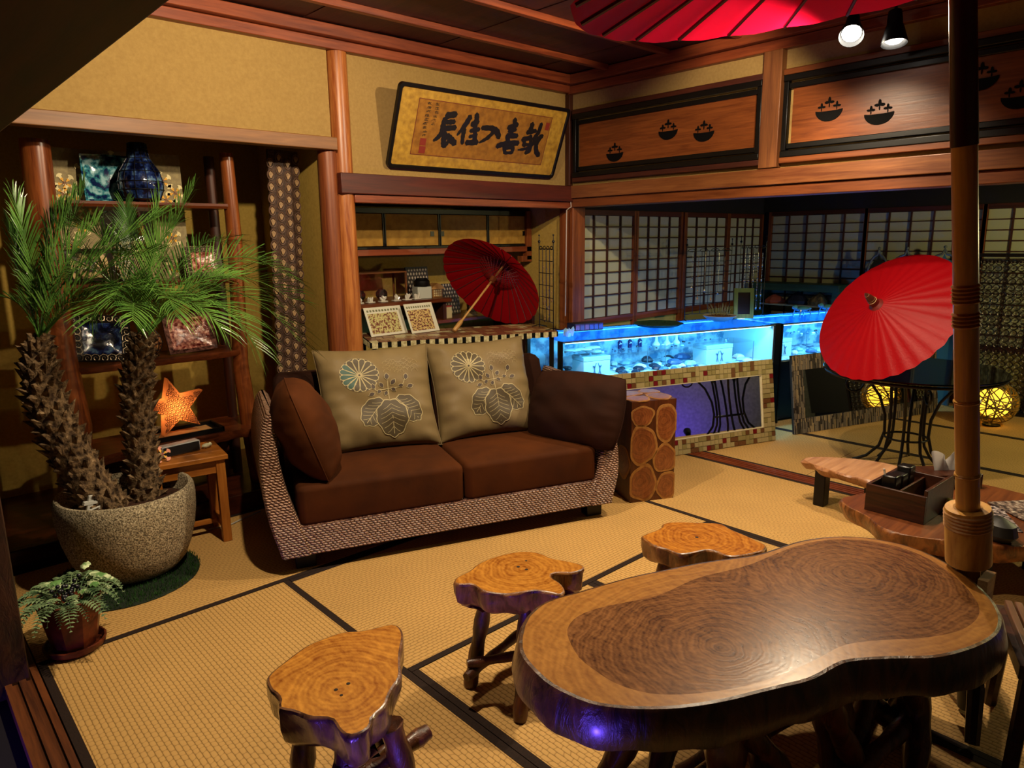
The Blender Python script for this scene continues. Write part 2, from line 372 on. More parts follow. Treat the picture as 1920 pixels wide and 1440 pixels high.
def slide_panel(y0, y1, z0, z1, mots, label):
    DN[0] += 1; d = sempty('door_%d' % DN[0], label)
    b = MB(); b.box(4.058, 4.075, y0+.05, y1-.05, z0+.06, z1-.06); b.build('wood_panel', PANEL, d)
    for q in ((y0, y1, z1-.035, z1), (y0, y1, z0, z0+.035)):
        f = MB(); f.box(4.030, 4.074, *q); f.build('outer_rail', BLACK, d, bev=.004)
    for q in ((y0+.03, y1-.03, z1-.075, z1-.045), (y0+.03, y1-.03, z0+.045, z0+.075)):
        f = MB(); f.box(4.044, 4.074, *q); f.build('inner_rail', BLACK, d, bev=.004)
    for q in ((y0, y0+.03), (y1-.03, y1)):
        f = MB(); f.box(4.036, 4.074, q[0], q[1], z0+.035, z1-.035); f.build('stile', BLACK, d, bev=.004)
    for (y, z) in mots: obj('inlay', MOT, d, (4.058, y, z))
slide_panel(2.222, 3.715, 1.925, 2.372, [(3.33, 2.07), (2.885, 2.17), (2.615, 2.13)], 'dark framed red wood sliding panel with three black bowl inlays')
slide_panel(.60, 2.090, 1.925, 2.372, [(1.83, 2.155), (1.565, 2.105), (1.115, 2.205), (.95, 2.10)], 'black framed brown sliding panel with black bowl inlays behind the umbrella pole')
slide_panel(-.90, .590, 1.925, 2.372, [(.2, 2.12), (-.1, 2.20)], 'black framed brown sliding panel furthest to the right')
# second room: shoji, head walls
WN = [0]
def shoji(axis, a0, a1, fixed, z0, z1, nc, nr, zrail, label, low=True):
    """papered lattice window; axis 'x': runs along X at y=fixed, 'y': along Y at x=fixed"""
    WN[0] += 1; o = sempty('window_%d' % WN[0], label)
    def bx(p0, p1, d0, d1, za, zb, nm, m):
        b = MB()
        if axis == 'x': b.box(p0, p1, fixed+d0, fixed+d1, za, zb)
        else: b.box(fixed+d0, fixed+d1, p0, p1, za, zb)
        return b.build(nm, m, o)
    sgn = 1
    st = .032; d0, d1 = 0, .03
    bx(a0-st, a0, d0-.008, d1, .02, z1+.04, 'stile', WRED_Z); bx(a1, a1+st, d0-.008, d1, .02, z1+.04, 'stile', WRED_Z)
    bx(a0, a1, d0-.008, d1, z1, z1+.04, 'top_rail', WDARK_X if axis == 'x' else WDARK_Y); bx(a0, a1, d0-.008, d1, zrail-.05, zrail, 'middle_rail', WRED_X if axis == 'x' else WDARK_Y)
    bx(a0, a1, d0-.008, d1, .02, .10, 'bottom_rail', WDARK_X if axis == 'x' else WDARK_Y)
    cw = (a1-a0)/nc; rh = (z1-zrail)/nr
    me = MB()
    if axis == 'x': me.box(0, cw-.008, .016, .018, 0, rh-.008)
    else: me.box(.016, .018, 0, cw-.008, 0, rh-.008)
    me = me.mesh('pane', PAPER)
    for i in range(nc):
        for j in range(nr):
            p = (a0+i*cw+.004, zrail+j*rh+.004)
            obj('pane', me, o, (p[0], fixed, p[1]) if axis == 'x' else (fixed, p[0], p[1]))
    bx(a0, a1, .016, .018, .10, zrail-.05, 'lower_pane', paper('lower_paper', 'BDB77A', .3))
    mm = WDARK_Z
    for i in range(1, nc): bx(a0+i*cw-.006, a0+i*cw+.006, d0, .016, zrail, z1, 'vertical_bar', mm)
    for j in range(1, nr): bx(a0, a1, d0+.002, .016, zrail+j*rh-.005, zrail+j*rh+.005, 'cross_bar', mm)
for (a0, a1, lb) in ((4.214, 4.884, 'papered lattice window nearest the corner post'), (4.943, 5.56, 'papered lattice window second from the corner post'),
                     (5.665, 6.346, 'papered lattice window third from the corner post'), (6.405, 7.02, 'papered lattice window in the far corner')):
    shoji('x', a0, a1, 3.79, .84, 1.662, 4, 9, .84, lb)
shoji('y', 2.770, 3.690, 7.05, .54, 1.682, 5, 13, .54, 'dim papered lattice window above the green bench')
shoji('y', 1.810, 2.735, 7.05, .54, 1.682, 5, 13, .54, 'dim papered lattice window behind the right parasol')
shoji('y', .850, 1.775, 7.05, .54, 1.682, 5, 13, .54, 'dim papered lattice window behind the pierced screen')
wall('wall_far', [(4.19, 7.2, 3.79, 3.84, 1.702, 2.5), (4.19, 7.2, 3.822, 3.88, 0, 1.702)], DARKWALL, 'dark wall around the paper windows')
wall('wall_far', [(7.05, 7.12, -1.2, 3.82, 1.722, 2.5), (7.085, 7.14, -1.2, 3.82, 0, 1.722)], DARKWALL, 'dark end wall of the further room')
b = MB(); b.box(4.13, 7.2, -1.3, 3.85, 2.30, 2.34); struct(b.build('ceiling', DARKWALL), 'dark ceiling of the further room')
trim([(5.595, 5.632, 3.765, 3.82, 0, 1.70)], WRED_Z, 'thin post between the lattice windows')
# ================================================================== LAMPS
def spotlight(loc, aim, watts, cone, blend, label):
    t = thing('spotlight', label, 'spotlight', loc)
    d = (Vector(aim)-Vector(loc)).normalized(); q = d.to_track_quat('-Z', 'Y'); M = q.to_matrix().to_4x4()
    b = MB(); b.lathe([(.022, .10), (.03, .098), (.034, .06), (.036, .03), (.058, -.06), (.060, -.06), (.060, -.055), (.040, .025)], 20, M=M); b.build('housing', BLACKM, t)
    b = MB(); b.lathe([(.0, -.018), (.040, -.02), (.046, -.035), (.030, -.050), (.0, -.055)], 16, M=M); b.build('bulb', emit('lamp_bulb', (1.0, .93, .80), 30), t)
    b = MB(); p = M @ Vector((0, 0, .06)); top = 2.612-loc[2]; b.tube([p, (p.x, p.y, top-.01)], .008, 8); b.box(p.x-.03, p.x+.03, p.y-.05, p.y+.05, top-.02, top); b.build('bracket', BLACKM, t)
    l = bpy.data.lights.new('spot_light', 'SPOT'); l.energy = watts; l.color = WARM; l.spot_size = math.radians(cone); l.spot_blend = blend; l.shadow_soft_size = .03
    lo = bpy.data.objects.new('spot_light', l); COL.objects.link(lo); lo.parent = t; lo.rotation_euler = q.to_euler(); lo.location = d*.075
for s in SPOTS: spotlight(*s)
# ================================================================== SOFA
WICK = wicker_mat(); VEL = velvet('brown_velvet', '2A1204', '5A2C08'); VELD = velvet('dark_brown_velvet', '1A0A04', '341708')
ARS = math.radians(-19.92)
SO = thing('sofa', 'two seat sofa of woven fibre with rust brown velvet seat', 'sofa', (1.263, 2.894, 0), ARS)
def lerp(a, b, t): return a+(b-a)*t
def interp(tab, z):
    for (z0, v0), (z1, v1) in zip(tab, tab[1:]):
        if z <= z1: return lerp(v0, v1, max(0, min(1, (z-z0)/(z1-z0))))
    return tab[-1][1]
def smooth_tab(tab, z):
    e = .04; return sum(interp(tab, z+e*k) for k in (-1, -.5, 0, .5, 1))/5
OUT = [(.08, .0), (.20, .035), (.35, .06), (.50, .065), (.62, .045), (.72, .01)]
def arm(side):
    b = MB(); rings = []; base = -.03 if side < 0 else 1.67
    zs = [.085, .13, .18, .24, .30, .37, .44, .51, .58, .64, .685, .705]
    for z in zs:
        o = smooth_tab(OUT, z); th = .135-.075*max(0, (z-.2)/.5)
        if z > .69: th *= .5; o -= .012
        v0 = -.035+.22*max(0, (z-.22)/.48)**1.5; v1 = .86-.05*max(0, (z-.3)/.4)
        ring = []
        uo = -o; ui = -o+th
        pts = [(uo+.012, v0), (uo+.003, v0+.012), (uo, v0+.05), (uo, lerp(v0, v1, .35)), (uo, lerp(v0, v1, .7)), (uo, v1-.04), (uo+.02, v1), (ui-.02, v1), (ui, v1-.04), (ui, lerp(v0, v1, .7)), (ui, lerp(v0, v1, .35)), (ui, v0+.05), (ui-.003, v0+.012), (ui-.012, v0)]
        for (u_, v_) in pts: ring.append((base+(u_ if side < 0 else -u_), v_, z))
        if side > 0: ring.reverse()
        rings.append(ring)
    b.loft(rings); return b.build('arm', WICK, SO)
arm(-1); arm(1)
def band(u0, u1, v0, v1, z0, z1):
    b = MB(); pts = [(u0, v0), (u1, v0), (u1, v1), (u0, v1)]
    n = []
    for k in range(4):
        p, q = Vector(pts[k]), Vector(pts[(k+1) % 4])
        for t in range(6): n.append(p.lerp(q, t/6))
    b.loft([[(p.x, p.y, z) for p in n] for z in (z0, z0+.01, z1-.01, z1)]); return b
band(.02, 1.62, -.027, .84, .086, .221).build('base_frame', WICK, SO)
for (u, v) in ((.03, .03), (1.55, .03), (.03, .74), (1.55, .74)):
    b = MB(); b.box(u, u+.09, v, v+.07, 0, .09); b.build('foot', BLACK, SO, bev=.004)
def soft_box(u0, u1, v0, v1, z0, z1, r, puff=.015, n=14):
    """rounded, slightly crowned cushion block"""
    b = MB()
    cx, cy, cz = (u0+u1)/2, (v0+v1)/2, (z0+z1)/2; hx, hy, hz = (u1-u0)/2, (v1-v0)/2, (z1-z0)/2
    rings = []; prof = []
    for k in range(7): a = -PI/2+k*PI/12; prof.append((1-r*(1-math.cos(a)), -hz+r*(1+math.sin(a))))
    for k in range(7): a = k*PI/12; prof.append((1-r*(1-math.cos(a)), hz-r+r*math.sin(a)))
    P = 40
    def outline(ins):
        o = []; ex = hx-ins; ey = hy-ins; rr = .035
        for (sx, sy, a0) in ((1, -1, -PI/2), (1, 1, 0), (-1, 1, PI/2), (-1, -1, PI)):
            for k in range(P//4):
                t = a0+k*(PI/2)/(P//4-1); o.append((sx*(ex-rr)+rr*math.cos(t), sy*(ey-rr)+rr*math.sin(t)))
        return o
    for (s_, z) in prof:
        ins = (1-s_); rings.append([(cx+x, cy+y, cz+z) for x, y in outline(ins)])
    top = []
    for f, dz in ((.85, .5), (.6, .85), (.3, .97), (.02, 1)):
        top.append([(cx+x*f, cy+y*f, z1+puff*dz) for x, y in outline(r)])
    b.loft(rings+top); return b
soft_box(.055, .845, -.01, .70, .205, .405, .03).build('seat_cushion', VEL, SO)
soft_box(.853, 1.585, -.01, .70, .205, .405, .03).build('seat_cushion', VEL, SO)
b = MB()
rings = []
for (z, va, vb, e) in ((.22, .66, .80, 0), (.45, .69, .82, .0), (.66, .71, .83, .0), (.76, .725, .835, .01), (.785, .74, .825, .03), (.79, .76, .81, .05)):
    rings.append([(.035+e, va, z), (.3, va-.004, z), (.8, va-.006, z), (1.3, va-.004, z), (1.605-e, va, z), (1.605-e, vb, z), (.8, vb, z), (.035+e, vb, z)])
b.loft(rings); b.build('backrest', VELD, SO, bev=.01)
# loose cushions ------------------------------------------------------------
def pillow_fn(w, h, t, pinch=.07, wr=.006, seed=0, pw=4, rnd_=0):
    rnd = random.Random(seed); ph = [rnd.uniform(0, 6.28) for _ in range(8)]
    def fn(u, v, side):
        x, y = u*2-1, v*2-1
        X = w/2*x*(1-pinch*(1-y*y))*math.sqrt(1-rnd_*y*y/2); Yy = h/2*y*(1-pinch*(1-x*x))*math.sqrt(1-rnd_*x*x/2)
        e = max(0, (1-abs(x)**pw)*(1-abs(y)**pw))**.55
        edge = 1-e
        wv = wr*(math.sin(9*y+ph[0]+3*x)*math.sin(ph[1]+5*x)+.6*math.sin(23*y+ph[2])*max(0, abs(x)-.55)*2+.6*math.sin(21*x+ph[3])*max(0, abs(y)-.55)*2)*e**.5
        return Vector((X, Yy, side*(t/2*e)+wv))
    return fn
def pillow(name, label, w, h, t, M, mat_, seed, fnk={}, n=34, cat='cushion'):
    fn = pillow_fn(w, h, t, seed=seed, **fnk); b = MB()
    b.grid(lambda u, v: fn(u, v, 1), n, n); b.grid(lambda u, v: fn(1-u, v, -1), n, n)
    o = b.build(name, mat_); o.matrix_world = M; tag(o, label, cat)
    m = o.modifiers.new('weld', 'WELD'); m.merge_threshold = .0006
    pipe = MB(); path = [fn(k/20, 0, 0) for k in range(20)]+[fn(1, k/20, 0) for k in range(20)]+[fn(1-k/20, 1, 0) for k in range(20)]+[fn(0, 1-k/20, 0) for k in range(21)]
    pipe.tube(path, .0028, 6); p = pipe.build('piping', mat_); p.parent = o
    return o, fn
SM = Matrix.Translation((1.263, 2.894, 0)) @ Matrix.Rotation(ARS, 4, 'Z')
def frame(c, xdir, ydir):
    x = Vector(xdir).normalized(); y = Vector(ydir); y = (y-x*y.dot(x)).normalized(); z = x.cross(y)
    return SM @ Matrix(((x.x, y.x, z.x, c[0]), (x.y, y.y, z.y, c[1]), (x.z, y.z, z.z, c[2]), (0, 0, 0, 1)))
SILK = velvet('olive_silk', '6C5A3A', '806E4C'); SILK.node_tree.nodes['Principled BSDF'].inputs['Roughness'].default_value = .5
PRD = plain('print_dark', '473B24', .6); PRL = plain('print_pale', 'A8986C', .6); PRT = plain('print_teal', '2E4E44', .6); PRM = plain('print_brown', '38281C', .6)
def crest(o, fn, teal):
    """printed chrysanthemum and leaf crest lying on the cushion face; coords in cushion u,v"""
    off = [.0]
    def pt(x, y, k): p = fn(x, y, 1); return Vector((p.x, p.y, p.z+.0022+.0007*k))
    def poly(b, pts, k):
        cx = sum(p[0] for p in pts)/len(pts); cy = sum(p[1] for p in pts)/len(pts); o0 = len(b.v)
        b.v.append(tuple(pt(cx, cy, k))); n = len(pts)
        FS = (.2, .4, .6, .8, 1)
        for f in FS:
            for p in pts: b.v.append(tuple(pt(cx+(p[0]-cx)*f, cy+(p[1]-cy)*f, k)))
        for i in range(n):
            j = (i+1) % n; b.f.append((o0, o0+1+i, o0+1+j)); b.m.append(b.cur); 
            for q in range(4): b.f.append((o0+1+q*n+i, o0+1+q*n+n+i, o0+1+q*n+n+j, o0+1+q*n+j)); b.m.append(b.cur)
    def line(b, pts, wd, k):
        for p, q in zip(pts, pts[1:]):
            d = Vector((q[0]-p[0], q[1]-p[1])); 
            if d.length < 1e-6: continue
            nn = Vector((-d.y, d.x)).normalized()*wd/2
            for t0, t1 in ((0, .5), (.5, 1)):
                a = (p[0]+d.x*t0, p[1]+d.y*t0); c = (p[0]+d.x*t1, p[1]+d.y*t1)
                b.add([pt(a[0]+nn.x, a[1]+nn.y, k), pt(a[0]-nn.x, a[1]-nn.y, k), pt(c[0]-nn.x, c[1]-nn.y, k), pt(c[0]+nn.x, c[1]+nn.y, k)], [(0, 1, 2, 3)])
    fl = MB(); cx, cy, R = .335, .70, .168
    fl.mat(1); poly(fl, [(cx+R*1.03*math.cos(k*PI/24), cy+R*1.03*math.sin(k*PI/24)) for k in range(48)], 0)
    for k in range(16):
        a = k*PI/8+.1; hw = PI/16*.86; pts = []
        for (r, q) in ((.12, 0), (.5, -.75), (.82, -1), (.95, -.7), (1.0, 0), (.95, .7), (.82, 1), (.5, .75)):
            pts.append((cx+R*r*math.cos(a+hw*q), cy+R*r*math.sin(a+hw*q)))
        fl.mat(2 if (teal and 2.2 < a < 4.2) else 0); poly(fl, pts, 1)
        fl.mat(3); aa = a+PI/16; poly(fl, [(cx+R*.93*math.cos(aa), cy+R*.93*math.sin(aa)), (cx+R*1.02*math.cos(aa+.10), cy+R*1.02*math.sin(aa+.10)), (cx+R*1.02*math.cos(aa-.10), cy+R*1.02*math.sin(aa-.10))], 1)
    fl.mat(1); poly(fl, [(cx+.022*math.cos(k*PI/6), cy+.022*math.sin(k*PI/6)) for k in range(12)], 2)
    fl.mat(3); poly(fl, [(cx+.010*math.cos(k*PI/6), cy+.010*math.sin(k*PI/6)) for k in range(12)], 3)
    fl.build('printed_chrysanthemum', [PRD, PRL, PRT, PRM], o)
    lf = MB()
    def leaf(cx, cy, ang, ln, wd, k):
        def T(x, y): return (cx+x*math.cos(ang)-y*math.sin(ang), cy+x*math.sin(ang)+y*math.cos(ang))
        out = []
        for i in range(36):
            a = i*2*PI/36; r = 1+.05*math.cos(a*9); x = math.cos(a)*r; y = math.sin(a)*r
            sh = 1-.20*max(0, x)**2+.05*(x < 0)
            out.append((ln*(.5+.5*x), wd/2*y*sh))
        lf.mat(1); poly(lf, [T(ln*.5+(x-ln*.5)*1.06, y*1.06) for x, y in out], k)
        lf.mat(0); poly(lf, [T(x, y) for x, y in out], k+1)
        lf.mat(1); line(lf, [T(0, 0), T(ln*.94, 0)], .0055, k+2)
        for q in range(1, 7):
            x0 = ln*q/8; hw = wd/2*math.sin(PI*min(.95, (q+1.2)/8.6))*.82
            for s in (-1, 1): line(lf, [T(x0, 0), T(x0+ln*.10, s*hw*.55), T(x0+ln*.15, s*hw)], .0034, k+2)
    leaf(.515, .435, math.radians(-128), .29, .225, 0); leaf(.635, .445, math.radians(-50), .29, .225, 0); leaf(.575, .43, math.radians(-89), .35, .265, 3)
    lf.build('printed_leaf_crest', [PRD, PRL], o)
    sp = MB()
    sp.mat(1)
    for p in (((.572, .44), (.572, .62)), ((.46, .53), (.70, .55)), ((.70, .55), (.735, .63)), ((.46, .53), (.44, .60))): line(sp, p, .006, 1)
    for (x, y, a, s) in ((.57, .66, 90, .9), (.515, .58, 120, .8), (.62, .60, 50, .9), (.44, .57, 100, .8), (.42, .495, 200, .8), (.49, .52, 230, .7), (.55, .50, 250, .7), (.62, .53, 320, .7), (.69, .56, 0, .7), (.745, .645, 80, .9), (.775, .55, 20, .9)):
        a = math.radians(a); pts = [(x+.034*s*(c*math.cos(a)-d*math.sin(a)), y+.034*s*(c*math.sin(a)+d*math.cos(a))) for c, d in ((-1, 0), (-.3, .62), (.4, .6), (1.1, 0), (.4, -.6), (-.3, -.62))]
        sp.mat(1); cx_, cy_ = x, y; poly(sp, [(cx_+(p[0]-cx_)*1.2, cy_+(p[1]-cy_)*1.2) for p in pts], 2); sp.mat(0); poly(sp, pts, 3)
    sp.build('printed_sprigs', [PRM, PRL], o)
    cl = MB()
    for k in range(9):
        for q in range(3):
            cx_, cy_ = .58+.032*k, .80-.045*q+.02*math.sin(k*1.3); rr = .030
            line(cl, [(cx_+rr*math.cos(t*PI/8), cy_+rr*math.sin(t*PI/8)) for t in range(9)], .003, 0)
    cl.build('woven_cloud', plain('woven_thread', '9A865A', .5), o)
c1, f1 = pillow('cushion', 'large olive silk cushion with printed flower crest, nearer the palm', .62, .575, .21, frame((.545, .52, .66), (1, -.02, .0), (.03, .48, 1)), SILK, 3, {'wr': .009}, 64)
crest(c1, f1, True)
c2, f2 = pillow('cushion', 'large olive silk cushion with printed flower crest, nearer the wood block', .59, .575, .21, frame((1.14, .52, .66), (1, -.03, .02), (.0, .48, 1)), SILK, 8, {'wr': .009}, 64)
crest(c2, f2, False)
pillow('cushion', 'brown velvet cushion propped on the left arm of the sofa', .46, .50, .27, frame((.135, .20, .62), (.04, 1, .0), (-.33, .0, 1)), VEL, 11, {'wr': .006, 'pw': 2.3, 'pinch': .0, 'rnd_': .5})
pillow('cushion', 'dark brown velvet cushion propped on the right arm of the sofa', .57, .42, .25, frame((1.56, .19, .565), (.58, -.81, .0), (.34, .24, 1)), VELD, 14, {'wr': .006, 'pw': 2.5, 'pinch': .0, 'rnd_': .35})
# ================================================================== SLAB TABLE AND STOOLS
TABLE=[(1.077,1.172),(1.161,1.240),(1.240,1.267),(1.305,1.265),(1.365,1.245),(1.461,1.222),(1.568,1.193),(1.658,1.156),(1.772,1.112),(1.860,1.067),(1.942,1.017),(2.041,0.993),(2.137,0.974),(2.212,0.942),(2.281,0.897),(2.334,0.836),(2.359,0.774),(2.369,0.709),(2.352,0.638),(2.315,0.572),(2.269,0.514),(2.219,0.466),(2.162,0.421),(2.092,0.385),(2.029,0.367),(1.958,0.362),(1.878,0.378),(1.794,0.409),(1.737,0.440),(1.680,0.495),(1.628,0.539),(1.580,0.572),(1.543,0.582),(1.475,0.591),(1.432,0.604),(1.386,0.627),(1.331,0.652),(1.264,0.681),(1.204,0.713),(1.150,0.748),(1.104,0.787),(1.063,0.830),(1.029,0.880),(1.015,0.933),(1.008,0.995),(1.021,1.063),(1.041,1.123)]
HEART=[(1.199,1.118),(1.242,1.143),(1.296,1.151),(1.360,1.136),(1.430,1.105),(1.494,1.076),(1.554,1.062),(1.631,1.058),(1.704,1.048),(1.770,1.022),(1.872,0.988),(1.970,0.975),(2.073,0.961),(2.183,0.929),(2.251,0.885),(2.308,0.817),(2.331,0.755),(2.330,0.688),(2.304,0.623),(2.257,0.563),(2.208,0.512),(2.147,0.468),(2.083,0.434),(2.022,0.422),(1.947,0.427),(1.875,0.451),(1.807,0.493),(1.747,0.544),(1.686,0.588),(1.633,0.614),(1.562,0.624),(1.500,0.636),(1.435,0.652),(1.368,0.672),(1.313,0.696),(1.253,0.730),(1.200,0.767),(1.155,0.810),(1.133,0.854),(1.121,0.901),(1.126,0.955),(1.135,1.016),(1.165,1.071)]
S1=[(0.601,1.579),(0.625,1.600),(0.688,1.627),(0.746,1.650),(0.802,1.649),(0.853,1.643),(0.892,1.609),(0.937,1.594),(0.963,1.589),(0.984,1.570),(0.979,1.534),(0.960,1.498),(0.921,1.454),(0.888,1.408),(0.868,1.375),(0.845,1.346),(0.820,1.333),(0.789,1.309),(0.773,1.290),(0.747,1.277),(0.719,1.271),(0.705,1.248),(0.687,1.240),(0.665,1.241),(0.649,1.247),(0.640,1.265),(0.640,1.295),(0.648,1.323),(0.638,1.343),(0.614,1.364),(0.603,1.392),(0.596,1.415),(0.575,1.446),(0.578,1.459),(0.593,1.479),(0.594,1.507),(0.590,1.528)]
S2=[(1.281,1.695),(1.309,1.711),(1.363,1.712),(1.413,1.736),(1.471,1.738),(1.530,1.730),(1.587,1.708),(1.621,1.671),(1.633,1.630),(1.627,1.590),(1.650,1.544),(1.666,1.501),(1.668,1.471),(1.643,1.449),(1.595,1.460),(1.570,1.493),(1.547,1.507),(1.527,1.492),(1.525,1.458),(1.512,1.422),(1.492,1.392),(1.462,1.383),(1.450,1.417),(1.430,1.460),(1.389,1.481),(1.347,1.501),(1.319,1.536),(1.302,1.576),(1.306,1.612),(1.310,1.634),(1.283,1.651),(1.269,1.673)]
S3=[(2.040,1.519),(2.150,1.505),(2.196,1.534),(2.250,1.501),(2.305,1.431),(2.362,1.371),(2.332,1.315),(2.323,1.243),(2.307,1.191),(2.302,1.153),(2.262,1.128),(2.210,1.138),(2.139,1.167),(2.104,1.201),(2.122,1.255),(2.095,1.281),(2.048,1.295),(2.005,1.317),(2.001,1.352),(2.007,1.387),(1.996,1.418),(2.005,1.464),(2.022,1.502)]
def resample(pts, n, it=1):
    """closed outline resampled evenly, lightly rounded"""
    P = [Vector(p) for p in pts]
    for _ in range(it):
        Q = []
        for i, p in enumerate(P): q = P[(i+1) % len(P)]; Q += [p.lerp(q, .25), p.lerp(q, .75)]
        P = Q
    ln = [0]
    for i, p in enumerate(P): ln.append(ln[-1]+(P[(i+1) % len(P)]-p).length)
    out = []; k = 0
    for i in range(n):
        s = ln[-1]*i/n
        while ln[k+1] < s: k += 1
        t = (s-ln[k])/max(1e-9, ln[k+1]-ln[k]); out.append(P[k % len(P)].lerp(P[(k+1) % len(P)], t))
    return out
def ccw(P): return P if sum(P[i].x*P[(i+1) % len(P)].y-P[(i+1) % len(P)].x*P[i].y for i in range(len(P))) > 0 else P[::-1]
def inset(P, d):
    out = []; n = len(P)
    for i, p in enumerate(P):
        t = (P[(i+1) % n]-P[i-1]).normalized(); nn = Vector((-t.y, t.x)); out.append(p+nn*d)
    return out
def centred(P):
    c = sum(P, Vector((0, 0)))/len(P); return c, [p-c for p in P]
# the big slab
TP = ccw(resample(TABLE, 140)); tc, TP = centred(TP)
HP = ccw([Vector(p)-tc for p in resample(HEART, 120)])
TB = thing('slab_table', 'large live edge wooden slab table with gnarled root legs', 'table', (tc.x, tc.y, 0))
SAP = ring_mat('sapwood', [(1.419-tc.x, .81-tc.y, 1, 1.15), (2.036-tc.x, .752-tc.y, 1, 1.15)], '7A4A1C', 'AE7A38', 150, .3, noisy=.10)
HRT = ring_mat('heartwood', [(1.419-tc.x, .81-tc.y, 1, 1.15), (2.036-tc.x, .752-tc.y, 1, 1.15)], '3A1C0E', '8E6038', 190, .24, noisy=.12)
def ray_r(P, c, a):
    """distance from c to the outline along angle a"""
    d = Vector((math.cos(a), math.sin(a))); best = None
    for i, p in enumerate(P):
        q = P[(i+1) % len(P)]; e = q-p; den = d.x*e.y-d.y*e.x
        if abs(den) < 1e-9: continue
        w_ = p-c; t = (w_.x*e.y-w_.y*e.x)/den; s = (w_.x*d.y-w_.y*d.x)/den
        if t > 0 and 0 <= s <= 1 and (best is None or t > best): best = t
    return best or .01
def zt(a, amp, seed): r = random.Random(seed); return amp*sum(math.sin(a*k+r.uniform(0, 6.28))/k for k in (2, 3, 5, 7))
n = len(TP)
rings = []
for (d, z) in ((.10, .385), (.055, .372), (.02, .380), (-.012, .405), (-.016, .435), (-.008, .468), (-.002, .490), (.004, .4985), (.012, .5)):
    rings.append([(p.x, p.y, z+(.004*math.sin(i*.45)+.003*math.sin(i*1.3) if z < .48 else 0)) for i, p in enumerate(inset(TP, d))])
b = MB(); b.loft(rings, True, True, False); b.build('live_edge', bark_mat('slab_bark', '2A160A', '5E3A1C', .35, .6), TB)
b = MB(); outer = [(p.x, p.y, .5) for p in inset(TP, .012)]
# sapwood band as a strip between both outlines, heartwood inside, both cut as one flat face each
def strip(b, A, B):
    """triangulated ring between outline A (outer) and B (inner), walked by nearest index"""
    oA = len(b.v); b.v += [tuple(p) for p in A]; oB = len(b.v); b.v += [tuple(p) for p in B]
    i, j = 0, min(range(len(B)), key=lambda k: (Vector(B[k])-Vector(A[0])).length); nA, nB = len(A), len(B); j0 = j; ca = cb = 0
    while ca < nA or cb < nB:
        a0 = Vector(A[i % nA]); b0 = Vector(B[j % nB]); da = (Vector(A[(i+1) % nA])-b0).length if ca < nA else 9; db = (Vector(B[(j+1) % nB])-a0).length if cb < nB else 9
        if da <= db: b.f.append((oA+i % nA, oA+(i+1) % nA, oB+j % nB)); i += 1; ca += 1
        else: b.f.append((oA+i % nA, oB+(j+1) % nB, oB+j % nB)); j += 1; cb += 1
        b.m.append(b.cur)
strip(b, outer, [(p.x, p.y, .5) for p in HP]); b.build('sapwood_border', SAP, TB, smooth=False)
b = MB(); b.add([(p.x, p.y, .5) for p in HP], [tuple(range(len(HP)))]); b.build('heartwood_top', HRT, TB, smooth=False)
ROOT = bark_mat('root_wood', '2A1208', '6A3A1C', .4)
def root(path, r0, r1, parent=TB, nm='root_leg', m=None, seed=1):
    P = [Vector(p) for p in path]; out = []; rr = []; rd = random.Random(seed); N_ = 12
    for k in range(N_+1):
        t = k/N_*(len(P)-1); i = min(int(t), len(P)-2); f = t-i
        p0, p1, p2, p3 = P[max(i-1, 0)], P[i], P[i+1], P[min(i+2, len(P)-1)]
        q = .5*((2*p1)+(p2-p0)*f+(2*p0-5*p1+4*p2-p3)*f*f+(3*p1-p0-3*p2+p3)*f**3)
        out.append(q); rr.append(lerp(r0, r1, k/N_)*(1+.12*math.sin(k*1.7+seed)))
    b = MB(); b.tube(out, rr, 10); return b.build(nm, m or ROOT, parent)
for i, (p, r0, r1) in enumerate([
    ([(-.40, .10, .41), (-.44, .12, .28), (-.53, .16, .12), (-.62, .18, .02)], .035, .03), ([(-.30, -.02, .41), (-.40, .05, .25), (-.52, -.02, .08), (-.58, -.08, .02)], .03, .025),
    ([(-.34, -.08, .41), (-.33, -.08, .2), (-.33, -.09, .0)], .045, .05), ([(-.36, -.10, .40), (-.2, -.14, .22), (-.05, -.10, .02)], .028, .03),
    ([(.0, -.02, .41), (-.12, -.05, .22), (-.24, -.16, .02)], .03, .03), ([(.05, -.16, .41), (.06, -.17, .2), (.1, -.2, .0)], .05, .05),
    ([(.02, -.12, .41), (-.06, -.02, .2), (-.2, .12, .02)], .03, .028), ([(.3, -.2, .41), (.2, -.2, .22), (.02, -.22, .05)], .03, .03),
    ([(.38, -.12, .41), (.4, -.1, .2), (.44, -.1, .0)], .05, .05), ([(.42, .05, .41), (.3, .05, .2), (.12, .1, .02)], .035, .03), ([(.5, -.02, .40), (.56, -.04, .2), (.62, -.08, .02)], .035, .03),
    ([(-.45, .05, .10), (-.1, .0, .13), (.4, -.06, .10)], .022, .024), ([(.2, -.25, .40), (.3, -.3, .2), (.16, -.34, .02)], .035, .03), ([(.45, -.3, .40), (.36, -.26, .2), (.46, -.2, .02)], .04, .035), ([(.15, -.1, .40), (.26, -.16, .2), (.40, -.28, .02)], .032, .03), ([(-.1, -.2, .40), (.0, -.22, .22), (.12, -.26, .02)], .032, .03), ([(.0, -.24, .12), (.2, -.28, .16), (.44, -.26, .12)], .024, .026), ([(.3, .1, .41), (.2, .16, .2), (.3, .22, .02)], .035, .03)]): root(p, r0, r1, seed=i)  # extra roots and cross pieces here added to darken the space underneath
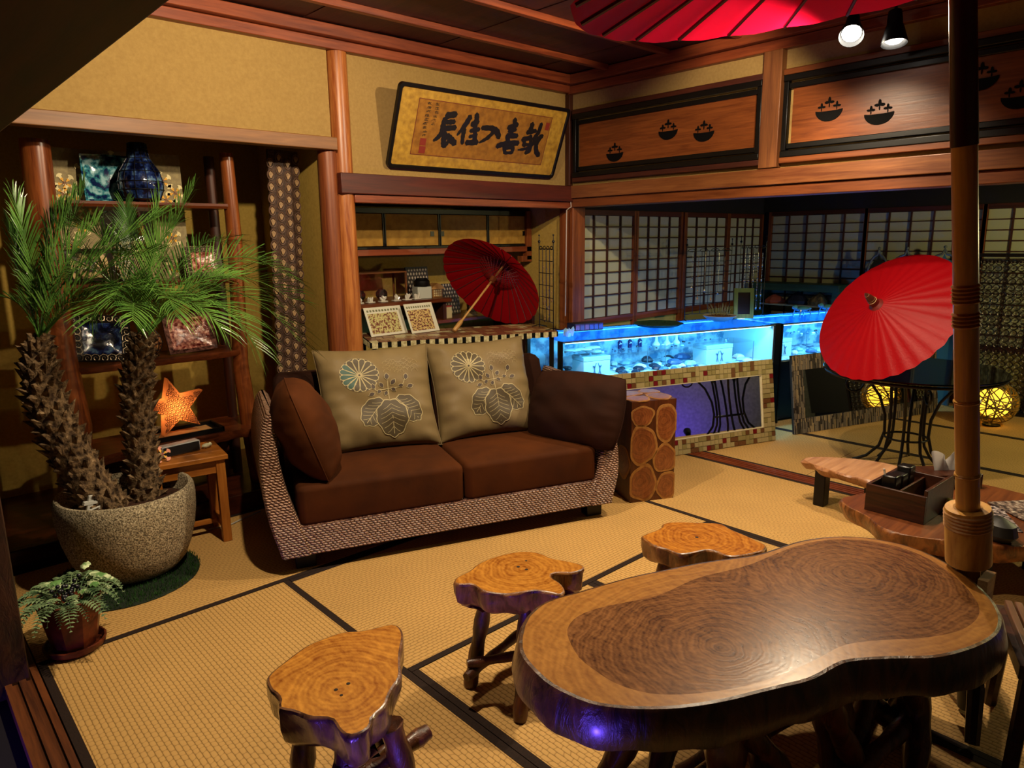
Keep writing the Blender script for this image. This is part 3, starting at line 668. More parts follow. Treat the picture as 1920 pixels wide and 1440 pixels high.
# stools
def stool(P, z, th, pith, legs, label, seed, cols, bark, holes, rungs=()):
    c, Q = centred(ccw(resample(P, 80))); Q = [Vector(q) for q in Q]
    t = thing('stump_stool', label, 'stool', (c.x, c.y, 0), group='live edge stump stools')
    px, py = pith[0]-c.x, pith[1]-c.y; rd = random.Random(seed); n = len(Q)
    rings = []
    for (d, zz, w_) in ((.10, z-th-.005, 0), (.05, z-th, 1), (.028, z-th+.008, 1), (.012, z-th*.75, 1), (.006, z-th*.45, 1), (.002, z-th*.15, .6), (.0, z-.008, .2), (.003, z-.002, 0), (.008, z, 0)):
        rings.append([(p.x, p.y, zz+.006*w_*math.sin(i*.5+seed)) for i, p in enumerate([Q[k]+(inset(Q, 1)[k]-Q[k])*(d+.006*w_*math.sin(k*.8+zz*30)) for k in range(n)])])
    b = MB(); b.loft(rings, True, True, False); b.build('live_edge', bark, t)
    rg = ring_mat('stool_rings_%d' % seed, [(px, py, 1, 1.05)], cols[0], cols[1], 170, .25, noisy=.10)
    b = MB(); tp = [(p[0], p[1], z) for p in rings[-1]]; b.add(tp, [tuple(range(n))]); b.build('cut_face', rg, t, smooth=False)
    for (hx, hy, r) in holes:
        h = MB(); h.lathe([(r, .0006), (r*.9, .001), (r*.01, .001)], 10, (hx-c.x, hy-c.y, z)); h.build('crack', plain('crack_dark', '1A0E08', .9), t)
    for i, (a, e, r) in enumerate(legs): root([(a[0]-c.x, a[1]-c.y, z-th+.02), ((a[0]+e[0])/2-c.x, (a[1]+e[1])/2-c.y, (z-th)/2), (e[0]-c.x, e[1]-c.y, 0.0)], r, r*.9, t, 'leg', seed=seed+i)
    for i, (a, e, r) in enumerate(rungs): root([(a[0]-c.x, a[1]-c.y, a[2]), (e[0]-c.x, e[1]-c.y, e[2])], r, r, t, 'rung', seed=seed+9+i)
    return t
AM = ('7A3E10', 'C88A36'); BK = bark_mat('stool_bark', '4A2810', 'A06A34', .35); BK1 = bark_mat('stool_bark_dark', '3E2418', '7A5238', .25, 1.0)
stool(S1, .42, .115, (.715, 1.409), [((.66, 1.50), (.62, 1.50), .030), ((.80, 1.33), (.86, 1.28), .030), ((.86, 1.50), (.92, 1.55), .030), ((.68, 1.33), (.62, 1.26), .03)], 'amber stump stool alone at the front left with bluish sheen on its edge', 1, AM, BK1,
      [(.708, 1.418, .005), (.742, 1.419, .005), (.707, 1.390, .004)], [((.70, 1.36, .20), (.93, 1.36, .22), .022), ((.66, 1.44, .10), (.90, 1.50, .12), .016)])
stool(S2, .40, .095, (1.499, 1.598), [((1.37, 1.64), (1.331, 1.685), .026), ((1.42, 1.50), (1.33, 1.437), .026), ((1.55, 1.63), (1.62, 1.66), .026), ((1.52, 1.50), (1.56, 1.42), .024)], 'amber stump stool with a notched edge beside the slab table', 2, AM, BK,
      [(1.499, 1.619, .006), (1.505, 1.585, .006), (1.549, 1.633, .004)], [((1.27, 1.62, .14), (1.56, 1.47, .14), .016), ((1.25, 1.60, .11), (1.58, 1.66, .13), .016)])
stool(S3, .38, .09, (2.172, 1.361), [((2.10, 1.44), (2.06, 1.48), .026), ((2.10, 1.32), (2.05, 1.28), .026), ((2.24, 1.40), (2.29, 1.44), .026), ((2.22, 1.22), (2.25, 1.17), .026)], 'amber stump stool furthest back, partly behind the slab table', 3, ('7A3A10', 'C8842E'), BK,
      [(2.172, 1.361, .007)])
# ================================================================== PALM AND PLANTS
def wm(t): return Matrix.Translation(t.location)
PX, PY = .755, 3.425
PAL = thing('potted_palm', 'date palm with two shaggy trunks in a round speckled stone pot', 'potted palm', (PX, PY, .012))
STONE = mottled('speckled_stone', '5A5040', 'B8A888', 150, .9, .9, .38, .56, .008, .3, 'DCD0B4', 6)
b = MB(); prof = [(.0, .0), (.15, .0), (.19, .012), (.225, .05), (.25, .11), (.272, .19), (.284, .27), (.287, .33), (.283, .375), (.275, .388), (.262, .388), (.254, .378), (.250, .32), (.24, .30)]
b.lathe(prof, 48); b.build('stone_pot', STONE, PAL)
b = MB(); b.lathe([(.243, .31), (.20, .318), (.1, .322), (.0, .324)], 28, wob=lambda a, z: .02*math.sin(5*a)); b.build('soil', mottled('bark_chip_soil', '22120A', '4A2A18', 60, .9, .8, dist=.02), PAL)
TRK = mottled('palm_trunk_bark', '2E2016', '8A7050', 40, .85, .8, .35, .65, .02, .2, 'C0AC8A')
TR_ = []
def trunk(path, radii, seed, nsp=150):
    rd = random.Random(seed); P = [Vector(p) for p in path]; b = MB()
    N_ = 16; pts = []; rr = []
    for k in range(N_+1):
        t = k/N_*(len(P)-1); i = min(int(t), len(P)-2); f = t-i
        p0, p1, p2, p3 = P[max(i-1, 0)], P[i], P[i+1], P[min(i+2, len(P)-1)]
        pts.append(.5*((2*p1)+(p2-p0)*f+(2*p0-5*p1+4*p2-p3)*f*f+(3*p1-p0-3*p2+p3)*f**3)); rr.append(lerp(radii[i], radii[i+1], f))
    b.tube(pts, rr, 14)
    for k in range(nsp):
        t = (k+.5)/nsp*N_; i = min(int(t), N_-1); f = t-i; c = pts[i].lerp(pts[i+1], f); r = lerp(rr[i], rr[i+1], f); ax = (pts[i+1]-pts[i]).normalized()
        a = k*2.399; s = ax.orthogonal().normalized(); q = ax.cross(s); d = s*math.cos(a)+q*math.sin(a); sd = ax.cross(d)
        L_ = rd.uniform(.028, .060); w_ = rd.uniform(.012, .022); o = c+d*r*.85
        tip = o+d*L_*.75+ax*L_*rd.uniform(.3, 1.0)
        b.add([o-sd*w_, o+sd*w_, o+ax*.03+d*.006, o-ax*.012+d*.012, tip-sd*w_*.3, tip+sd*w_*.3], [(0, 3, 4), (3, 1, 5), (3, 5, 4), (0, 4, 2), (1, 2, 5), (2, 4, 5)])
    o = b.build('trunk', TRK, PAL, smooth=False); TR_.append(o); return o
def pl(p): return (p[0]-PX, p[1]-PY, p[2]-.012)
trunk([pl(p) for p in ((.69, 3.43, .30), (.635, 3.44, .42), (.565, 3.445, .62), (.518, 3.45, .80), (.503, 3.45, .98), (.52, 3.45, 1.10))], [.082, .082, .078, .072, .060, .028], 2, 190)
trunk([pl(p) for p in ((.83, 3.45, .30), (.845, 3.45, .45), (.85, 3.45, .65), (.855, 3.45, .82), (.885, 3.45, .96), (.91, 3.45, 1.07))], [.066, .064, .060, .056, .050, .028], 5, 170)
LEAF = mottled('palm_leaf', '24481A', '64903C', 8, .24, 0, .3, .7, .002, .5); LEAF2 = mottled('palm_leaf_dark', '1A3614', '466C2E', 8, .24, 0, .3, .7, .002, .5)
FR1=[((0.52,3.45,1.09),(0.54,3.48,1.44),(0.51,3.50,1.67)),((0.52,3.45,1.09),(0.58,3.42,1.46),(0.70,3.40,1.67)),((0.52,3.45,1.09),(0.59,3.38,1.40),(0.75,3.30,1.57)),((0.52,3.45,1.09),(0.63,3.53,1.44),(0.79,3.60,1.73)),((0.52,3.45,1.09),(0.70,3.40,1.46),(1.01,3.35,1.60)),((0.52,3.45,1.09),(0.66,3.33,1.40),(0.93,3.20,1.45)),((0.52,3.45,1.09),(0.68,3.45,1.57),(0.97,3.45,1.41)),((0.52,3.45,1.09),(0.50,3.48,1.27),(0.42,3.50,1.28)),((0.52,3.45,1.09),(0.50,3.53,1.40),(0.50,3.60,1.57)),((0.52,3.45,1.09),(0.59,3.35,1.27),(0.76,3.25,1.31)),((0.52,3.45,1.09),(0.61,3.48,1.57),(0.66,3.50,1.62)),((0.52,3.45,1.09),(0.68,3.28,1.40),(0.98,3.10,1.26))]
FR2=[((0.91,3.45,1.05),(1.01,3.48,1.45),(1.21,3.50,1.73)),((0.91,3.45,1.05),(0.97,3.42,1.43),(1.03,3.40,1.68)),((0.91,3.45,1.05),(0.93,3.53,1.45),(0.94,3.60,1.65)),((0.91,3.45,1.05),(1.28,3.53,1.62),(1.70,3.60,1.30)),((0.91,3.45,1.05),(1.26,3.42,1.52),(1.63,3.40,0.98)),((0.91,3.45,1.05),(1.16,3.33,1.43),(1.32,3.20,1.01)),((0.91,3.45,1.05),(1.28,3.50,1.50),(1.67,3.55,1.19)),((0.91,3.45,1.05),(1.03,3.28,1.38),(1.14,3.10,1.11)),((0.91,3.45,1.05),(0.79,3.42,1.52),(0.61,3.40,1.33)),((0.91,3.45,1.05),(0.82,3.52,1.46),(0.70,3.60,1.46)),((0.91,3.45,1.05),(0.81,3.33,1.39),(0.66,3.20,1.19)),((0.91,3.45,1.05),(0.84,3.28,1.43),(0.73,3.10,1.27)),((0.91,3.45,1.05),(0.95,3.23,1.41),(0.92,3.00,1.20)),((0.91,3.45,1.05),(1.17,3.58,1.57),(1.43,3.70,1.48)),((0.91,3.45,1.05),(0.94,3.38,1.50),(1.05,3.30,1.56)),((0.91,3.45,1.05),(1.11,3.38,1.38),(1.29,3.30,1.33)),((0.91,3.45,1.05),(0.83,3.20,1.35),(0.75,2.95,1.20)),((0.91,3.45,1.05),(0.87,3.48,1.55),(0.73,3.50,1.55))]
def frond(a, c, e, seed, m, tight, par):
    rd = random.Random(seed); A, Cc, E_ = Vector(pl(a)), Vector(pl(c)), Vector(pl(e)); N_ = 40; pts = []
    for k in range(N_+1): t = k/N_; pts.append(A*(1-t)**2+Cc*2*t*(1-t)+E_*t*t)
    b = MB(); b.tube(pts[::4], [lerp(.0045, .0008, k/11) for k in range(12)], 5)
    ln = (Cc-A).length+(E_-Cc).length; roll = rd.uniform(-.5, .5)
    for k in range(7, N_+1):
        t = k/N_; p = pts[k]; tg = (pts[min(k+1, N_)]-pts[k-1]).normalized(); sd = tg.cross(Vector((0, 0, 1)))
        sd = sd.normalized() if sd.length > .05 else Vector((1, 0, 0)); up = sd.cross(tg).normalized()
        sd2 = sd*math.cos(roll)+up*math.sin(roll)
        L_ = ln*.24*(math.sin(PI*min(1, .12+.80*t))**.6)*rd.uniform(.75, 1.15)+.035
        for s in (-1, 1):
            sp = lerp(1.0, .55, t)*tight; d = (sd2*s*sp+tg*(.75+.25*t)+up*rd.uniform(.05, .35)).normalized()
            w_ = .0034*(1-.3*t); wv = (tg-d*tg.dot(d)).normalized()*w_
            q1 = p+d*L_*.35; q2 = p+d*L_*.7-Vector((0, 0, L_*.05)); q3 = p+d*L_-Vector((0, 0, L_*rd.uniform(.10, .28)))
            b.add([p-wv*.5, p+wv*.5, q1-wv, q1+wv, q2-wv*.7, q2+wv*.7, q3], [(0, 1, 3, 2), (2, 3, 5, 4), (4, 5, 6)])
    return b.build('frond', m, par, smooth=False)
for i, f in enumerate(FR1): frond(*f, i, LEAF2 if i in (3, 6, 8, 9) else LEAF, .42 if f[2][2] > 1.5 else .9, TR_[0])
for i, f in enumerate(FR2): frond(*f, 40+i, LEAF2 if i in (2, 9, 13) else LEAF, .6 if f[2][2] > 1.5 else .95, TR_[1])
b = MB(); b.box(-.012, .012, -.004, .004, 0, .10); b.box(-.03, .03, -.006, .006, .06, .075); b.tube([(0, 0, .03), (.03, -.02, .05), (.035, -.02, -.0)], .006, 8)
tag(b.build('plant_watering_spike', plain('white_plastic', 'C8C8C0', .4), None, (.585, 3.36, .33), (.2, .15, .4)), 'white plastic watering spike in the palm pot soil', 'spike')
# artificial grass disc
t = thing('grass_mat', 'round dark green artificial grass mat under the palm pot', 'mat', (.70, 3.375, 0))
b = MB(); b.lathe([(.305, .0), (.31, .004), (.305, .010), (.0, .011)], 48); b.build('backing', plain('turf_back', '10200E', .9), t)
b = MB(); rd = random.Random(4)
for k in range(5200):
    r = .312*math.sqrt(rd.random()); a = rd.uniform(0, 6.283); x, y = r*math.cos(a), r*math.sin(a)
    if (x-.075)**2+(y-.08)**2 < .17**2: continue
    q = rd.uniform(0, 6.283); h = rd.uniform(.012, .022); dx, dy = math.cos(q)*.0016, math.sin(q)*.0016; lx, ly = rd.uniform(-.008, .008), rd.uniform(-.008, .008)
    b.add([(x-dx, y-dy, .009), (x+dx, y+dy, .009), (x+lx, y+ly, .009+h)], [(0, 1, 2)])
o = b.build('turf_blades', mottled('turf_green', '12300E', '2E5A20', 30, .5, 0), t, smooth=False); o['kind'] = 'stuff'
# small pot with ferns and berries
t = thing('potted_fern', 'brown faceted pot of silvery ferns and dark berries by the sill', 'potted plant', (.405, 2.885, .001))
POTB = mottled('brown_pot', '3A160A', '6A2E16', 20, .4, .1)
def octa(b, prof, n=9): b.lathe(prof, n)
b = MB(); octa(b, [(.0, .018), (.072, .018), (.078, .03), (.112, .205), (.118, .215), (.112, .218), (.10, .20), (.0, .195)]); b.build('pot', POTB, t, smooth=False)
b = MB(); octa(b, [(.0, .0), (.085, .0), (.10, .012), (.105, .032), (.098, .034), (.088, .016), (.0, .014)], 18); b.build('saucer', POTB, t)
FERN = mottled('silver_fern', '3E5A3A', '8FA878', 14, .6, 0, c3='C4D0A8'); VARI = mottled('variegated_leaf', '5E8A4A', 'C8D8A8', 22, .5, 0, .42, .55)
def fernleaf(p, az, ln, lift, m, seed, wd=.36):
    rd = random.Random(seed); b = MB(); n_ = 13; d = Vector((math.cos(az), math.sin(az), 0)); sd = Vector((-d.y, d.x, 0)); pts = []
    for k in range(n_+1): u = k/n_; pts.append(Vector(p)+d*ln*u*(1-.15*u)+Vector((0, 0, lift*u-(lift+.05)*u*u*.9)))
    b.tube(pts, [.0022*(1-.7*k/n_) for k in range(n_+1)], 4)
    for k in range(1, n_+1):
        u = k/n_; L_ = ln*wd*math.sin(PI*(.12+.85*u))**.8*.55
        for s in (-1, 1):
            dd = (sd*s+d*.55+Vector((0, 0, .15))).normalized(); q = pts[k]; tip = q+dd*L_-Vector((0, 0, L_*.2)); w_ = d*ln*.030
            b.add([q-w_*.6, q+dd*L_*.5-w_*1.3, tip, q+dd*L_*.5+w_*1.3, q+w_*.6], [(0, 1, 2, 3, 4)])
    return b.build('fern_leaf', m, t, smooth=False)
for i in range(36):
    az = i*2.4+.3; fernleaf((.05*math.cos(az), .05*math.sin(az), .20), az, .12+.07*((i*7) % 5)/5, .07+.16*((i*3) % 5)/4, FERN, i)
def broadleaf(p, az, ln, wd, tilt, m, seed):
    b = MB(); d = Vector((math.cos(az)*math.cos(tilt), math.sin(az)*math.cos(tilt), math.sin(tilt))); sd = Vector((-math.sin(az), math.cos(az), 0)); up = sd.cross(d)*-1
    def fn(u, v): s = (v-.5)*2; w_ = wd*math.sin(PI*min(1, .06+.92*u))**.8; return Vector(p)+d*ln*u+sd*s*w_/2+up*(-.25*wd*s*s)+Vector((0, 0, -.3*ln*u*u))+up*.004*math.sin(u*20)*abs(s)
    b.grid(fn, 7, 4); return b.build('broad_leaf', m, t)
for i in range(18): az = -.9+i*.47; broadleaf((.05*math.cos(az)+.035, .05*math.sin(az), .205+.02*(i % 5)), az, .045+.012*(i % 3), .034, .4-.2*(i % 4)*.7, VARI, i)
b = MB(); rd = random.Random(9)
for k in range(34): b.sphere((-.01+rd.gauss(0, .026), -.05+rd.gauss(0, .022), .245+rd.gauss(0, .024)), .008, 7, 5)
o = b.build('berry_cluster', plain('dark_berry', '14161E', .3), t); o['kind'] = 'stuff'
# ================================================================== ALCOVE SHELF
SHX, SHY = 1.13, 4.07
SH = thing('driftwood_shelf', 'tall rustic shelf of polished logs in the planted alcove', 'shelf', (SHX, SHY, .101))
SHW = wood('shelf_log_z', '4A1E0C', '8A4A20', 'z', .3, 1.2); SHB = wood('shelf_board_x', '3A180A', '72381A', 'x', .3, 1.2)
def sl(x, y, z): return (x-SHX, y-SHY, z-.101)
def logp(path, rad, nm='log_post', m=None):
    b = MB(); b.tube([sl(*p) for p in path], rad, 12); return b.build(nm, m or SHW, SH)
logp([(.695, 4.0, 1.96), (.685, 4.0, 1.6), (.685, 3.99, 1.25), (.66, 3.98, .95), (.68, 3.97, .6), (.655, 3.96, .3), (.64, 3.96, .101)], [.062, .064, .066, .082, .085, .075, .09])
logp([(1.575, 4.0, 1.96), (1.58, 4.0, 1.5), (1.565, 4.0, 1.1), (1.545, 3.99, .8), (1.56, 3.98, .5), (1.60, 3.97, .101)], [.036, .040, .040, .044, .048, .06])
logp([(.74, 4.22, 1.96), (.74, 4.22, .101)], .028, 'rear_post', WDARK_Z); logp([(1.56, 4.22, 1.96), (1.56, 4.22, .101)], .028, 'rear_post', WDARK_Z)
def board(x0, x1, y0, y1, z, th, wav=0):
    b = MB(); n_ = 22; fr = [(lerp(x0, x1, k/n_), y0+wav*(math.sin(k*.9+z*9)+.6*math.sin(k*2.1))) for k in range(n_+1)]
    out = fr+[(x1, y1), (x0, y1)]; rr = [[sl(x, y, zz)[0:2]+(zz-.101,) for x, y in out] for zz in (z-th, z-th*.5, z)]
    rr[0] = [(p[0], p[1]+(.012 if i <= n_ else 0), p[2]) for i, p in enumerate(rr[0])]
    b.loft(rr); return b.build('shelf_board', SHB, SH)
board(.735, 1.545, 3.96, 4.25, 1.690, .026); board(.73, 1.54, 3.95, 4.25, 1.292, .026, .004); board(.70, 1.535, 3.94, 4.25, .890, .035, .008); board(.68, 1.60, 3.86, 4.25, .452, .05, .012)
b = MB(); b.box(*[-.435, .43], .16, .175, .02, .34); b.build('back_board', WDARK_X, SH)
# things on the shelf --------------------------------------------------------
SANDY = mottled('sand_relief', '7E7052', '94865F', 50, .8, .3); PETAL = plain('petal_cream', 'D8C890', .6); PETY = plain('petal_yellow', 'D89A18', .6); PETR = plain('petal_red', '7A2A10', .6)
def flower(parent, x, y, z, r, M=None, cols=(PETAL, PETY, PETR), nm='carved_flower'):
    b = MB(); a0 = (x*37+z*11) % 6.28
    for k in range(5):
        a = a0+k*2*PI/5
        for (mi, s, h) in ((0, 1, .003), (1, .55, .0045), (2, .22, .0055)):
            b.mat(mi); pts = []
            for q in range(9):
                w_ = (q/8-.5)*2; rr = r*s*(1-.25*w_*w_); aa = a+w_*.5*(1.0 if q not in (0, 8) else .4); pts.append((rr*math.cos(aa), rr*math.sin(aa)))
            pts = [(0, 0)]+pts; vs = [Vector((px_, -h, pz_)) for px_, pz_ in pts]
            b.add([(v.x+x, v.y+y, v.z+z) for v in vs], [tuple(range(len(vs)))])
    return b.build(nm, list(cols), parent, smooth=False)
t = thing('flower_mirror', 'mirror in a wide sand coloured frame carved with cream frangipani', 'mirror', (1.09, 4.20, 1.293))
b = MB()
for q in ((-.31, -.125, 0, .66), (.15, .30, 0, .66), (-.125, .15, 0, .12), (-.125, .15, .55, .66)): b.box(q[0], q[1], -.012, .012, q[2], q[3])
b.build('carved_frame', SANDY, t); b = MB(); b.box(-.125, .15, -.002, .004, .12, .55); b.build('mirror_glass', MIRROR, t)
for (x, z) in ((-.26, .49), (-.16, .56), (-.27, .44), (-.17, .47), (-.22, .40), (-.16, .39), (.20, .52), (.26, .46), (.21, .42), (.24, .36), (-.21, .28), (-.26, .18), (.22, .22), (-.05, .06), (.08, .05), (-.2, .06), (.22, .06), (-.04, .61), (.1, .61)): flower(t, x, -.012, z, .052)
TURQ = mottled('blue_green_glass', '10204A', '2E7A86', 26, .15, .2, .42, .5, .006, .6, '9AC6CC'); NAVY = mottled('navy_glass', '04061A', '1A2A5A', 24, .12, .3, .42, .55, .008, .6, '5A7A96')
def squareplate(name, label, cat, loc, rot, w_, h_, m_in, m_rim, rim=.0, swirl=False, curve=.03):
    t = thing(name, label, cat, loc, rot=rot); b = MB()
    def fn(u, v): x, y = u*2-1, v*2-1; r = max(abs(x), abs(y)); k = 1-.03*(abs(x)*abs(y)); return Vector((x*w_/2*k, -curve*(r**2.2)-.0, h_/2+y*h_/2*k))
    b.grid(fn, 16, 16); b.grid(lambda u, v: fn(1-u, v)+Vector((0, .010, 0)), 16, 16)
    b.build('plate_body', m_rim, t)
    if rim:
        b = MB(); b.grid(lambda u, v: fn(rim+(1-2*rim)*u, rim+(1-2*rim)*v)+Vector((0, -.003, 0)), 12, 12); b.build('glass_centre', m_in, t)
    if swirl:
        b = MB(); n_ = 7
        for k in range(n_):
            for (u, v) in ((.075+k*.85/(n_-1), .92), (.075+k*.85/(n_-1), .08), (.075, .08+k*.84/(n_-1)), (.925, .08+k*.84/(n_-1))):
                c = fn(u, v)+Vector((0, -.004, 0)); b.tube([c+Vector((math.cos(q*.9)*(.004+.0019*q), 0, math.sin(q*.9)*(.004+.0019*q))) for q in range(12)], .0018, 5)
        b.build('spiral_trim', plain('pewter', '8A7A62', .35, .7), t)
    return t
squareplate('glass_plate', 'square blue green mosaic glass plate behind the dark vase', 'plate', (1.02, 4.14, 1.691), (-.10, 0, 0), .25, .235, TURQ, TURQ, .04)
def netvase(name, label, loc, prof, m, ribs):
    t = thing(name, label, 'vase', loc); b = MB(); b.lathe(prof, 28); b.build('vase_body', m, t); b = MB()
    if ribs:
        for k in range(12):
            a = k*PI/6; b.tube([(r*1.02*math.cos(a), r*1.02*math.sin(a), z) for r, z in prof[1:]], .0022, 5)
        for (r, z) in prof[2:-1]: b.tube([(r*1.03*math.cos(q*PI/12), r*1.03*math.sin(q*PI/12), z) for q in range(25)], .002, 5)
        b.build('dark_netting', plain('pewter_dark', '1E1E22', .35, .6), t)
    return t
netvase('bottle_vase', 'tall dark blue glass bottle vase with metal netting on the top shelf', (1.135, 4.02, 1.691), [(.0, 0), (.05, 0), (.085, .015), (.103, .06), (.105, .10), (.092, .15), (.068, .19), (.052, .215), (.045, .26), (.043, .285), (.038, .288), (.036, .20), (.0, .19)], NAVY, True)
netvase('mosaic_vase', 'round brown mosaic vase with narrow neck beside the blue plate', (1.09, 4.05, .891), [(.0, 0), (.035, 0), (.045, .006), (.035, .014), (.060, .04), (.070, .075), (.060, .11), (.038, .14), (.020, .165), (.018, .21), (.026, .225), (.022, .226), (.014, .20), (.0, .19)], mottled('brown_tile', '3A1A0C', '8A5A34', 60, .2, .4, .4, .6, .006, .6, 'C8A878'), True)
squareplate('spiral_plate', 'square midnight blue glass plate with pewter spiral rim leaning on the shelf', 'plate', (.865, 4.03, .891), (-.30, .10, 0), .265, .245, NAVY, plain('black_pewter', '1C1816', .35, .5), .17, True)
squareplate('pink_plate', 'square rose red cracked mosaic plate under the palm leaves', 'plate', (1.31, 4.04, .891), (-.28, -.04, 0), .26, .215, mottled('rose_mosaic', '5A1A18', 'B07060', 55, .18, .4, .4, .56, .006, .6, 'DCB49A'), mottled('rose_rim', '2A1210', '7A5248', 60, .25, .3), .10)
squareplate('spotted_plate', 'small square plate of rose and pewter dots at the shelf right end', 'plate', (1.42, 4.05, 1.293), (-.32, .0, .1), .20, .17, MC['rose_mosaic'], plain('pewter_rim', '5A4E44', .4, .5), .16, True)
squareplate('striped_dish', 'black and cream striped square dish on the second shelf', 'plate', (.865, 4.04, 1.293), (-.35, 0, 0), .22, .17, mottled('stripe_cream', '2A2018', 'B8A070', 24, .4, .1, .45, .52), plain('dark_dish', '1E1610', .4), .12)
squareplate('frangipani_dish', 'cream dish with a frangipani flower on the second shelf', 'plate', (1.08, 4.02, 1.293), (-.4, 0, 0), .19, .13, SANDY, SANDY, .05)
t = thing('dried_bouquet', 'bunch of small cream dried flowers on the second shelf', 'flowers', (1.10, 4.12, 1.293)); rd = random.Random(3); b = MB()
for k in range(40):
    a = rd.uniform(0, 6.28); r = rd.uniform(.0, .12); z = rd.uniform(.12, .20); b.tube([(0, 0, .0), (r*.4*math.cos(a), r*.4*math.sin(a), z*.6), (r*math.cos(a), r*math.sin(a)*.5, z)], .001, 4)
b.build('stems', plain('dry_stem', '5A6A30', .7), t); b = MB(); rd = random.Random(3)
for k in range(40):
    a = rd.uniform(0, 6.28); r = rd.uniform(.0, .12); z = rd.uniform(.12, .20); b.sphere((r*math.cos(a), r*math.sin(a)*.5, z), .010, 6, 4)
b.build('blossoms', plain('dry_cream', 'CFC490', .7), t)
# star lamp on tray
t = thing('serving_tray', 'dark square tray with pale sand under the star lamp', 'tray', (1.20, 4.0, .453)); b = MB(); b.box(-.19, .19, -.10, .10, 0, .008)
for q in ((-.19, .19, -.10, -.09), (-.19, .19, .09, .10), (-.19, -.18, -.10, .10), (.18, .19, -.10, .10)): b.box(*q, .008, .026)
b.build('tray_body', BLACK, t); b = MB(); b.grid(lambda u, v: (-.15+.3*u, -.08+.16*v, .009+.006*math.sin(PI*u)*math.sin(PI*v)+.0015*math.sin(u*40)), 16, 8); b.build('sand', plain('pale_sand', 'B08850', .9), t)
t = thing('star_lamp', 'glowing star shaped lamp covered in little shell rings', 'lamp', (1.17, 4.0, .463)); b = MB()
star = []
for k in range(10): a = PI/2+k*PI/5+.16; r = (.165, .072)[k % 2]; star.append((r*math.cos(a), r*math.sin(a)+.150))
SHL = paper('shell_skin', '8A5430', .32)
b.add([(x, -.028, z) for x, z in star]+[(0, -.055, .15)], [(10, (k+1) % 10, k) for k in range(10)]); b.add([(x, .028, z) for x, z in star]+[(0, .055, .15)], [(10, k, (k+1) % 10) for k in range(10)])
o_ = len(b.v); b.add([(x, -.028, z) for x, z in star]+[(x, .028, z) for x, z in star], [(k, (k+1) % 10, 10+(k+1) % 10, 10+k) for k in range(10)]); b.build('star_shell', SHL, t, smooth=False)
b = MB()
def instar(x, z):
    c = False
    for i in range(10):
        x0, z0 = star[i]; x1, z1 = star[i-1]
        if (z0 > z) != (z1 > z) and x < (x1-x0)*(z-z0)/(z1-z0)+x0: c = not c
    return c
for i in range(-9, 10):
    for j in range(0, 20):
        x = i*.019+(.0095 if j % 2 else 0); z = j*.0165
        if instar(x, z) and instar(x*1.09, .15+(z-.15)*1.09):
            r = math.hypot(x, z-.15); y = -.030-.026*max(0, 1-r/.11); b.tube([(x+.0072*math.cos(q*PI/5), y, z+.0072*math.sin(q*PI/5)) for q in range(11)], .0019, 4)
b.build('shell_rings', plain('shell_ring', '5A2C18', .5), t)
b = MB(); b.sphere((0, 0, .145), .016); b.build('bulb', emit('star_bulb', (1, .72, .35), 30), t)
l = bpy.data.lights.new('star_light', 'POINT'); l.energy = 12; l.color = (1, .66, .3); l.shadow_soft_size = .03; lo = bpy.data.objects.new('star_light', l); COL.objects.link(lo); lo.parent = t; lo.location = (0, -.0, .145)
# tall carved panel
t = thing('standing_carving', 'tall narrow dark board carved all over with pale rosettes', 'carving', (1.845, 4.02, .101), rot=(0, .03, 0))
b = MB(); b.box(-.085, .095, -.01, .012, 0, 1.90); b.build('panel_board', mottled('panel_brown', '2A1A12', '4A3222', 80, .6, .4), t)
b = MB(); ro = MB()
for r_ in range(29):
    for c_ in range(4):
        x = -.075+c_*.052+(.0 if c_ % 2 else .0); z = .04+r_*.066+(.033 if c_ % 2 else 0)
        if z > 1.87 or x > .09: continue
        b.tube([(x+.019*math.cos(q*PI/6), -.012, z+.027*math.sin(q*PI/6)) for q in range(13)], .0035, 5)
        for dx in (-.010, -.005, 0, .005, .010): ro.tube([(x+dx*.2, -.012, z-.016), (x+dx*1.1, -.016, z+.004), (x+dx*.9, -.012, z+.020-abs(dx)*.8)], .0026, 4)
b.build('oval_ring', plain('carved_dark', '5A4030', .6), t); o = ro.build('rosette', plain('carved_pale', '9A7A54', .6), t); o['kind'] = 'stuff'
# wooden side stool with speaker
t = thing('side_table', 'small honey wood table between palm pot and sofa', 'side table', (1.07, 3.61, .0), math.radians(-8)); HON = wood('honey_x', '8A4A16', 'B8742E', 'x', .35); HONZ = wood('honey_z', '8A4A16', 'B8742E', 'z', .35)
for k in range(3): b = MB(); b.box(-.18, .18, -.155+k*.105, -.155+(k+1)*.105-.003, .432, .456); b.build('top_plank', HON, t, bev=.003)
for (x, y) in ((-.145, -.12), (.145, -.12), (-.145, .12), (.145, .12)): b = MB(); b.box(x-.021, x+.021, y-.021, y+.021, 0, .432); b.build('leg', HONZ, t, bev=.002)
for q in ((-.124, .124, -.13, -.11), (-.124, .124, .11, .13)): b = MB(); b.box(*q, .365, .425); b.build('apron', HON, t)
for x in (-.145, .145): b = MB(); b.box(x-.01, x+.01, -.10, .10, .365, .425); b.build('apron', HON, t); b = MB(); b.box(x-.012, x+.012, -.10, .10, .06, .09); b.build('stretcher', HON, t)
b = MB(); b.box(-.124, .124, -.012, .012, .065, .085); b.build('stretcher', HON, t)
